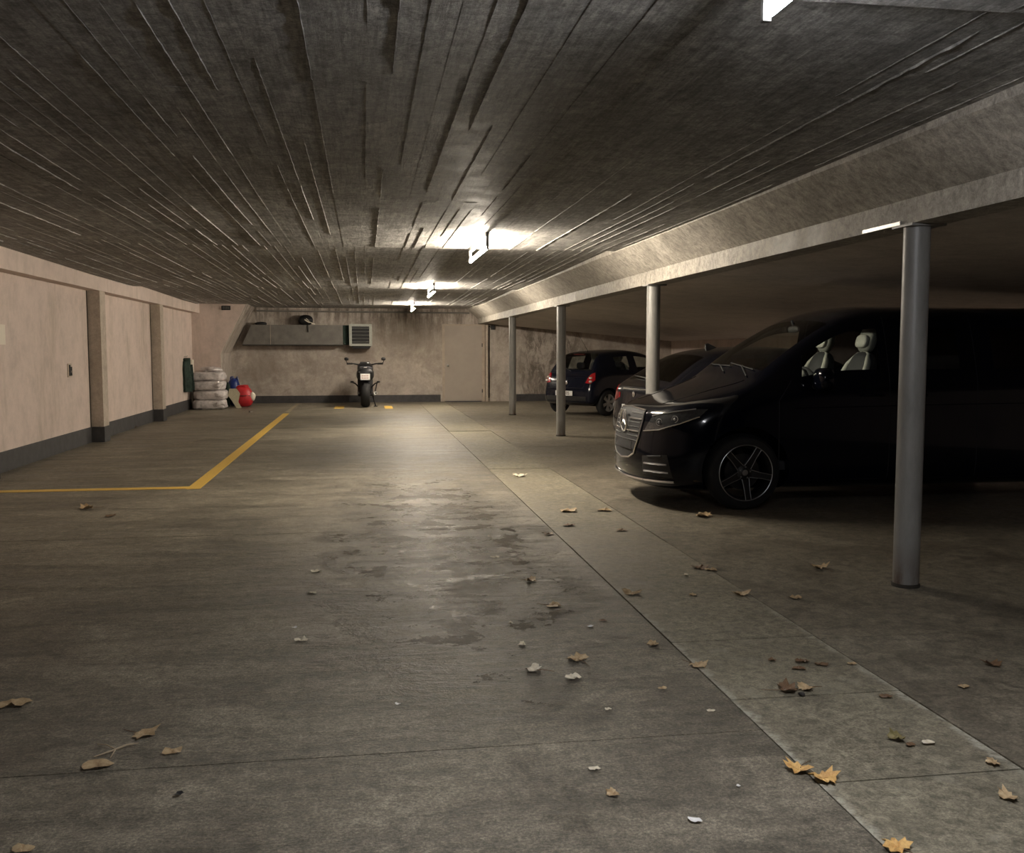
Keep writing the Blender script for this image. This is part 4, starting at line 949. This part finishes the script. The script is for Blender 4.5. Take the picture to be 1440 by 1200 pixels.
# ------------------------------------------------------------ things in the far left corner
bx, by = -3.80, 24.73
TLb = ['milky plastic bagged tyre, lowest of the four in the stack', 'milky plastic bagged tyre, second from the floor in the stack', 'milky plastic bagged tyre, third from the floor in the stack', 'milky bagged tyre with crumpled knotted top, topmost of the stack']
z = 0.0
for i in range(4):
    h = (.235, .235, .235, .22)[i]; t_ = empty('bagged_tyre', (bx + (.0, .02, -.01, -.01)[i], by + (0, .01, -.01, 0)[i], z)); tag(t_, TLb[i], 'bagged tyre', 'bagged tyres stacked in the corner')
    bm = NB(); blob(bm, (0, 0, h / 2), (.385, .37, h / 2 + .012), 4.4, 56, 18, amp=.10, freq=8, seed=3 + i * 7)
    for v in bm.verts: v.co.z = min(max(v.co.z, 0.001), h - .001)
    mesh_obj('plastic_wrap', bm, 'bagwhite', t_, smooth=True, sharp=70)
    if i == 3:
        bm = NB(); blob(bm, (.06, -.05, h + .05), (.27, .25, .075), 2.0, 40, 14, amp=.35, freq=9, seed=5, zmin=h - .01); mesh_obj('crumpled_top', bm, 'bagwhite', t_, smooth=True, sharp=70)
    else:
        bm = NB(); blob(bm, (.24, -.27, h * .55), (.15, .14, .085), 2.0, 30, 12, amp=.35, freq=10, seed=9 + i); mesh_obj('bag_knot', bm, 'bagwhite', t_, smooth=True, sharp=70)
    z += h
# dark green coat hanging on the wall
def drape(bm, W_, H_, thick, seed, nx=14, nz=20, taper=0.0):
    F_ = []; B_ = []
    for j in range(nz + 1):
        v = j / nz; rf, rb = [], []
        for i in range(nx + 1):
            u = i / nx - .5; wd = W_ * (1 - taper * v + .5 * noise.noise(Vector((seed, v * 4, 0))) - .35 * (v < .08))
            edge = 1 - abs(2 * u) ** 4
            dpt = thick * (.35 + .4 * edge + .35 * math.sin(u * 19 + 2 * noise.noise(Vector((u * 3, v * 3, seed)))) * edge * (0.4 + v * .6))
            zz = -H_ * v + (.05 * noise.noise(Vector((u * 5, seed, 1))) if v > .95 else 0) - (.04 * (2 * u) ** 2 if v < .1 else 0)
            rf.append(bm.verts.new((max(dpt, .012), u * wd, zz))); rb.append(bm.verts.new((.003, u * wd, zz)))
        F_.append(rf); B_.append(rb)
    for G in (F_, B_):
        for A, B in zip(G, G[1:]):
            for k in range(nx): bm.faces.new([A[k], A[k + 1], B[k + 1], B[k]])
    for j in range(nz):
        for k in (0, nx): bm.faces.new([F_[j][k], F_[j + 1][k], B_[j + 1][k], B_[j][k]])
    for k in range(nx):
        for j in (0, nz): bm.faces.new([F_[j][k], F_[j][k + 1], B_[j][k + 1], B_[j][k]])
ct = empty('hanging_coat', (XL, 24.06, 1.27)); tag(ct, 'dark green work coat hanging on the left wall above the bagged tyres', 'coat')
bm = NB(); drape(bm, .48, .80, .16, 4); mesh_obj('coat_cloth', bm, 'green', ct, smooth=True, sharp=60)
bm = NB(); drape(bm, .18, .62, .19, 8); o_ = mesh_obj('sleeve', bm, 'green', ct, smooth=True, sharp=60); o_.location = (.0, .16, -.16)
bm = NB(); tube(bm, [(0, 0, .03), (.07, 0, .03), (.08, 0, .06)], .008, 6); mesh_obj('coat_hook', bm, 'steel', ct, smooth=True)
bm = NB(); box(bm, XL + .004, XL + .05, 24.85, 25.10, 0.0, 1.22, bev=.006); tag(mesh_obj('white_board', bm, 'cream'), 'narrow white board standing in the corner behind the coat', 'board')
# beige board leaning, blue bag, dark green bag, red bag
bd = empty('cardboard_sheet', (-3.21, 24.9, 0)); tag(bd, 'beige cardboard sheet leaning between bagged tyres and red bag', 'cardboard')
bm = NB(); prism(bm, [(-.16, .50), (.02, .50), (.10, .38), (.06, .16), (.15, .0), (.02, .0), (-.10, .20), (-.19, .32)], 'y', 0, .02)
o_ = mesh_obj('sheet', bm, 'beige', bd); o_.rotation_euler = (math.radians(-12), 0, 0)
bl = empty('blue_bag', (-3.39, 26.08, 0)); tag(bl, 'dark blue bag standing behind the red bag in the corner', 'bag')
bm = NB(); blob(bm, (0, 0, .36), (.15, .18, .37), 2.8, 28, 16, amp=.10, freq=6, seed=2, zmin=.002)
mesh_obj('bag_body', bm, 'blue', bl, smooth=True)
bm = NB(); tube(bm, [(-.09, 0, .68), (-.08, 0, .75), (-.03, 0, .76), (0, 0, .70)], .022, 6); tube(bm, [(.04, 0, .69), (.08, 0, .77), (.11, 0, .66)], .022, 6); mesh_obj('bag_handle', bm, 'blue', bl, smooth=True)
bm = NB(); blob(bm, (-3.50, 25.68, .32), (.07, .12, .33), 2.6, 22, 14, amp=.15, freq=6, seed=12, zmin=.002); tag(mesh_obj('green_sack', bm, 'green', smooth=True), 'dark green sack squeezed between bagged tyres and blue bag', 'sack')
rb = empty('red_bag', (-3.11, 25.55, 0)); tag(rb, 'bright red rounded bag with a white patch standing on the floor', 'bag')
bm = NB(); blob(bm, (0, 0, .27), (.27, .22, .28), 2.7, 32, 18, amp=.06, freq=5, seed=6, zmin=.002)
for v in bm.verts:
    if v.co.z > .3: v.co.x *= 1 - (v.co.z - .3) * 1.1
mesh_obj('bag_body', bm, 'red', rb, smooth=True)
bm = NB(); tube(bm, [(-.12, -.12, .46), (-.08, -.13, .54), (.05, -.13, .55), (.12, -.12, .46)], .018, 8); mesh_obj('bag_handle', bm, 'red', rb, smooth=True)
bm = NB(); blob(bm, (0, 0, .47), (.15, .13, .10), 2.0, 22, 12, amp=.3, freq=9, seed=21); mesh_obj('bag_top', bm, 'red', rb, smooth=True)
bm = NB(); tube(bm, [(-.26, -.13, .29), (-.12, -.215, .29), (.06, -.23, .29), (.20, -.17, .29)], .010, 6); mesh_obj('bag_seam', bm, 'dark', rb, smooth=True)
bm = NB(); blob(bm, (.25, -.07, .27), (.07, .10, .12), 2.2, 16, 10, amp=.25, freq=8, seed=1); mesh_obj('white_patch', bm, 'cream', rb, smooth=True)

# ------------------------------------------------------------ leaves and litter
def leaf_bm(size, seed, kind):
    rr = random.Random(seed); bm = NB(); pts = []
    if kind == 'maple':
        prof = [(-90, .35), (-65, .66), (-45, .55), (-20, .86), (0, .66), (22, .92), (42, .66), (68, .82), (80, .76), (90, 1.0), (100, .76), (112, .82), (138, .66), (158, .92), (180, .66), (200, .86), (225, .55), (242, .66)]
    elif kind == 'oval':
        prof = [(a, .45 + .55 * abs(math.sin(math.radians(a))) ** 2) for a in range(-90, 270, 24)]
    else:
        prof = [(a, .55 + .45 * rr.random()) for a in range(-90, 270, 30)]
    cx = rr.uniform(.05, .42) * size; tw = rr.uniform(-.3, .3)
    def P(a, r_):
        a = math.radians(a); r_ *= size * .5 * rr.uniform(.85, 1.12); x, y = r_ * math.cos(a), r_ * math.sin(a)
        return (x, y * .8, .003 + cx * (x / size) ** 2 * 2.2 + tw * x * y / size + abs(noise.noise(Vector((x * 60, y * 60, seed)))) * size * .22)
    o_ = [bm.verts.new(P(a, r_)) for a, r_ in prof]; inn = [bm.verts.new(P(a, r_ * .45)) for a, r_ in prof]; c = bm.verts.new((0, 0, .002)); n_ = len(prof)
    for i in range(n_):
        j = (i + 1) % n_; bm.faces.new([o_[i], o_[j], inn[j], inn[i]]); bm.faces.new([inn[i], inn[j], c])
    zm = min(v.co.z for v in bm.verts)
    for v in bm.verts: v.co.z += .0015 - zm
    r = bmesh.ops.extrude_face_region(bm, geom=bm.faces[:]); bmesh.ops.translate(bm, verts=[g_ for g_ in r['geom'] if isinstance(g_, bmesh.types.BMVert)], vec=(0, 0, .0008))
    return bm
LV = [  # pixel on the ground, size, shape, material, label
 (1124, 1084, .13, 'maple', 'leaf_gold', 'golden dry leaf on the slab joint, upper of the touching pair'),
 (1158, 1096, .135, 'maple', 'leaf_gold', 'golden curled leaf with stem on the slab joint, lower of the touching pair'),
 (1263, 1194, .13, 'maple', 'leaf_gold', 'golden leaf cut off by the bottom edge of the photo'),
 (812, 929, .15, 'maple', 'leaf_tan', 'yellowish tan leaf with long stem lying right of the pale folded leaf'),
 (752, 944, .12, 'maple', 'leaf_pale', 'pale folded leaf lying in the middle of the aisle'),
 (806, 955, .10, 'oval', 'leaf_pale', 'thin pale leaf sliver just below the yellowish tan leaf'),
 (978, 1156, .055, 'bit', 'paper', 'torn white paper scrap near the bottom edge'),
 (1038, 1107, .022, 'bit', 'paper', 'small white crumb left of the golden leaves'),
 (981, 937, .13, 'maple', 'leaf_tan', 'tan leaf lying on the long slab joint, right of the aisle'),
 (1000, 1001, .045, 'oval', 'leaf_pale', 'small cream leaf left of the slab joint in the foreground'),
 (1262, 1040, .10, 'maple', 'leaf_olive', 'dark olive leaf in the middle of the foreground slab'),
 (1280, 1049, .05, 'oval', 'leaf_brown', 'dark leaf stem piece touching the olive leaf'),
 (1305, 1046, .065, 'oval', 'leaf_pale', 'narrow cream curled leaf right of the olive leaf'),
 (1397, 1074, .08, 'maple', 'leaf_tan', 'reddish tan leaf near the corner of the foreground slab'),
 (1418, 1122, .10, 'maple', 'leaf_tan', 'flat tan leaf near the right edge at the bottom'),
 (1395, 936, .11, 'maple', 'leaf_brown', 'dark brown leaf on the bay floor at the right edge'),
 (1355, 967, .07, 'oval', 'leaf_tan', 'small pale leaf below the dark brown leaf on the bay floor'),
 (1105, 972, .14, 'maple', 'leaf_brown', 'brown crushed leaf along the foreground slab cross joint'),
 (1133, 970, .11, 'maple', 'leaf_tan', 'tan crushed leaf beside the brown one on the cross joint'),
 (1127, 978, .05, 'oval', 'dark', 'small black piece lying on the cross joint'),
 (1245, 981, .07, 'oval', 'leaf_brown', 'thin brown leaf just below the right end of the cross joint'),
 (1085, 930, .05, 'bit', 'leaf_brown', 'brown leaf crumb on the gutter slab left of a thin twig'),
 (1128, 932, .09, 'oval', 'leaf_brown', 'thin brown twig-like leaf on the gutter slab'),
 (1155, 936, .08, 'oval', 'leaf_brown', 'brown narrow leaf right of the twig-like leaf'),
 (1198, 935, .06, 'oval', 'leaf_tan', 'tan narrow leaf on the right side of the gutter slab'),
 (1124, 942, .08, 'oval', 'leaf_brown', 'brown narrow leaf just below the twig-like leaf'),
 (203, 1034, .14, 'maple', 'leaf_tan', 'tan curled leaf at the end of the twig'),
 (243, 1059, .09, 'oval', 'leaf_tan', 'flat tan leaf right of the twig'),
 (137, 1079, .13, 'oval', 'leaf_tan', 'long tan leaf just below the twig'),
 (18, 993, .17, 'oval', 'leaf_tan', 'long tan leaf at the left photo edge'),
 (32, 1197, .08, 'oval', 'leaf_tan', 'tan leaf in the lower left corner'),
 (252, 1119, .04, 'bit', 'dark', 'small black crumb low on the left'),
 (415, 884, .035, 'bit', 'paper', 'white pebble sized crumb left of the aisle centre'),
 (423, 902, .09, 'oval', 'leaf_pale', 'pale leaf just below the white crumb'),
 (439, 835, .07, 'oval', 'leaf_pale', 'small pale leaf above the white crumb'),
 (444, 805, .09, 'oval', 'leaf_pale', 'thin pale leaf lying on the aisle joint'),
 (560, 992, .03, 'bit', 'paper', 'single white crumb in the lower middle of the aisle'),
 (735, 908, .07, 'maple', 'leaf_pale', 'small pale leaf above the folded leaf'),
 (777, 853, .13, 'maple', 'leaf_tan', 'tan spread leaf on the aisle near the slab joint'),
 (830, 882, .05, 'bit', 'paper', 'small white leaf crumb left of a dark crumb'),
 (848, 874, .06, 'oval', 'leaf_brown', 'dark crumb right of the small white one'),
 (745, 818, .12, 'maple', 'leaf_tan', 'tan leaf above the spread leaf on the aisle'),
 (706, 810, .045, 'bit', 'paper', 'bright white crumb on the wet patch'),
 (696, 785, .08, 'oval', 'leaf_pale', 'pale leaf at the upper edge of the wet patch'),
 (718, 878, .05, 'bit', 'leaf_pale', 'pale crumb on the aisle below the wet patch'),
 (889, 836, .15, 'maple', 'leaf_tan', 'pale tan leaf on the gutter slab right of the joint'),
 (975, 838, .07, 'maple', 'leaf_tan', 'small tan leaf in the middle of the gutter slab'),
 (1042, 838, .15, 'maple', 'leaf_tan', 'tan leaf lying on the right slab joint'),
 (985, 800, .15, 'maple', 'leaf_brown', 'brown leaf lying on the right joint farther back'),
 (1000, 803, .10, 'oval', 'leaf_tan', 'tan leaf touching the brown one on the right joint'),
 (965, 810, .05, 'bit', 'leaf_pale', 'pale crumb left of the leaves on the right joint'),
 (1153, 800, .16, 'maple', 'leaf_tan', 'pale tan leaf on the bay floor in front of the van'),
 (1118, 842, .10, 'oval', 'leaf_tan', 'narrow tan leaf between the right joint and the near column'),
 (991, 727, .22, 'maple', 'leaf_tan', 'large tan leaf on the bay floor below the van wheel'),
 (874, 747, .11, 'oval', 'leaf_brown', 'brown leaf on the gutter slab farther back'),
 (800, 720, .20, 'oval', 'leaf_tan', 'long tan leaf on the gutter slab in the distance'),
 (800, 740, .14, 'oval', 'leaf_brown', 'brown leaf below the long tan leaf on the gutter slab'),
 (850, 719, .16, 'oval', 'leaf_tan', 'tan leaf by the right joint near the van bumper'),
 (731, 670, .22, 'maple', 'leaf_pale', 'pale leaf on the gutter slab far down the aisle'),
 (771, 752, .12, 'maple', 'leaf_brown', 'brown leaf on the aisle beside the left slab joint'),
 (862, 1118, .07, 'maple', 'leaf_tan', 'tan leaf low in the middle of the photo'),
 (836, 1083, .055, 'oval', 'leaf_pale', 'cream leaf sliver above the low tan leaf'),
 (855, 999, .04, 'oval', 'leaf_pale', 'tiny cream sliver on the aisle near the slab joint'),
 (920, 908, .10, 'maple', 'leaf_tan', 'tan leaf left of the long slab joint'),
 (932, 970, .05, 'oval', 'leaf_tan', 'small tan sliver left of the long slab joint'),
 (123, 716, .20, 'maple', 'leaf_tan', 'pale leaf below the yellow cross line on the left'),
 (155, 727, .13, 'oval', 'leaf_brown', 'dark leaf below the yellow cross line on the left'),
 (184, 602, .35, 'maple', 'leaf_brown', 'dark leaf inside the left parking bay by the wall'),
 (352, 580, .16, 'bit', 'paper', 'white crumb on the floor in front of the red bag'),
 (703, 564, .12, 'bit', 'paper', 'white crumb at the foot of the back wall right of the door'),
]
for i, (px, py, s_, shp, m_, lab) in enumerate(LV):
    p = ground(px, py); bm = leaf_bm(s_, i + 5, shp)
    leafy = m_.startswith('leaf'); nm = 'fallen_leaf' if leafy else ('paper_scrap' if m_ == 'paper' else 'debris')
    if leafy and shp == 'maple' and s_ > .1:
        o_ = empty(nm, (p.x, p.y, 0.001), random.uniform(0, 6.28)); tag(o_, lab, 'leaf', 'fallen leaves on the floor')
        mesh_obj('blade', bm, m_, o_, smooth=True, sharp=60)
        bm = NB(); tube(bm, [(0, -.01, .006), (.004, -s_ * .3, .006), (-.006, -s_ * .75, .004)], [.0022, .0016, .0012], 5); mesh_obj('leaf_stem', bm, 'leaf_brown', o_, smooth=True)
    else:
        o_ = mesh_obj(nm, bm, m_, smooth=True, sharp=60); o_.location = (p.x, p.y, .001); o_.rotation_euler = (0, 0, random.uniform(0, 6.28) if not leafy else random.uniform(-.4, .4) + PI / 2)
        tag(o_, lab, 'leaf' if leafy else 'litter', 'fallen leaves on the floor' if leafy else 'litter on the floor')
bm = NB()
def G(px, py, z): q = ground(px, py); return (q.x, q.y, z)
tube(bm, [G(132, 1067, .006), G(160, 1059, .010), G(178, 1053, .014), G(195, 1049, .010)], [.002, .004, .004, .002], 6)
tube(bm, [G(163, 1058, .010), G(150, 1052, .012), G(137, 1049, .006)], [.003, .002, .0015], 6); tube(bm, [G(162, 1059, .010), G(155, 1068, .005)], [.003, .0015], 6)
tag(mesh_obj('twig', bm, 'twig', smooth=True), 'thin pale forked twig lying on the floor at lower left', 'twig')
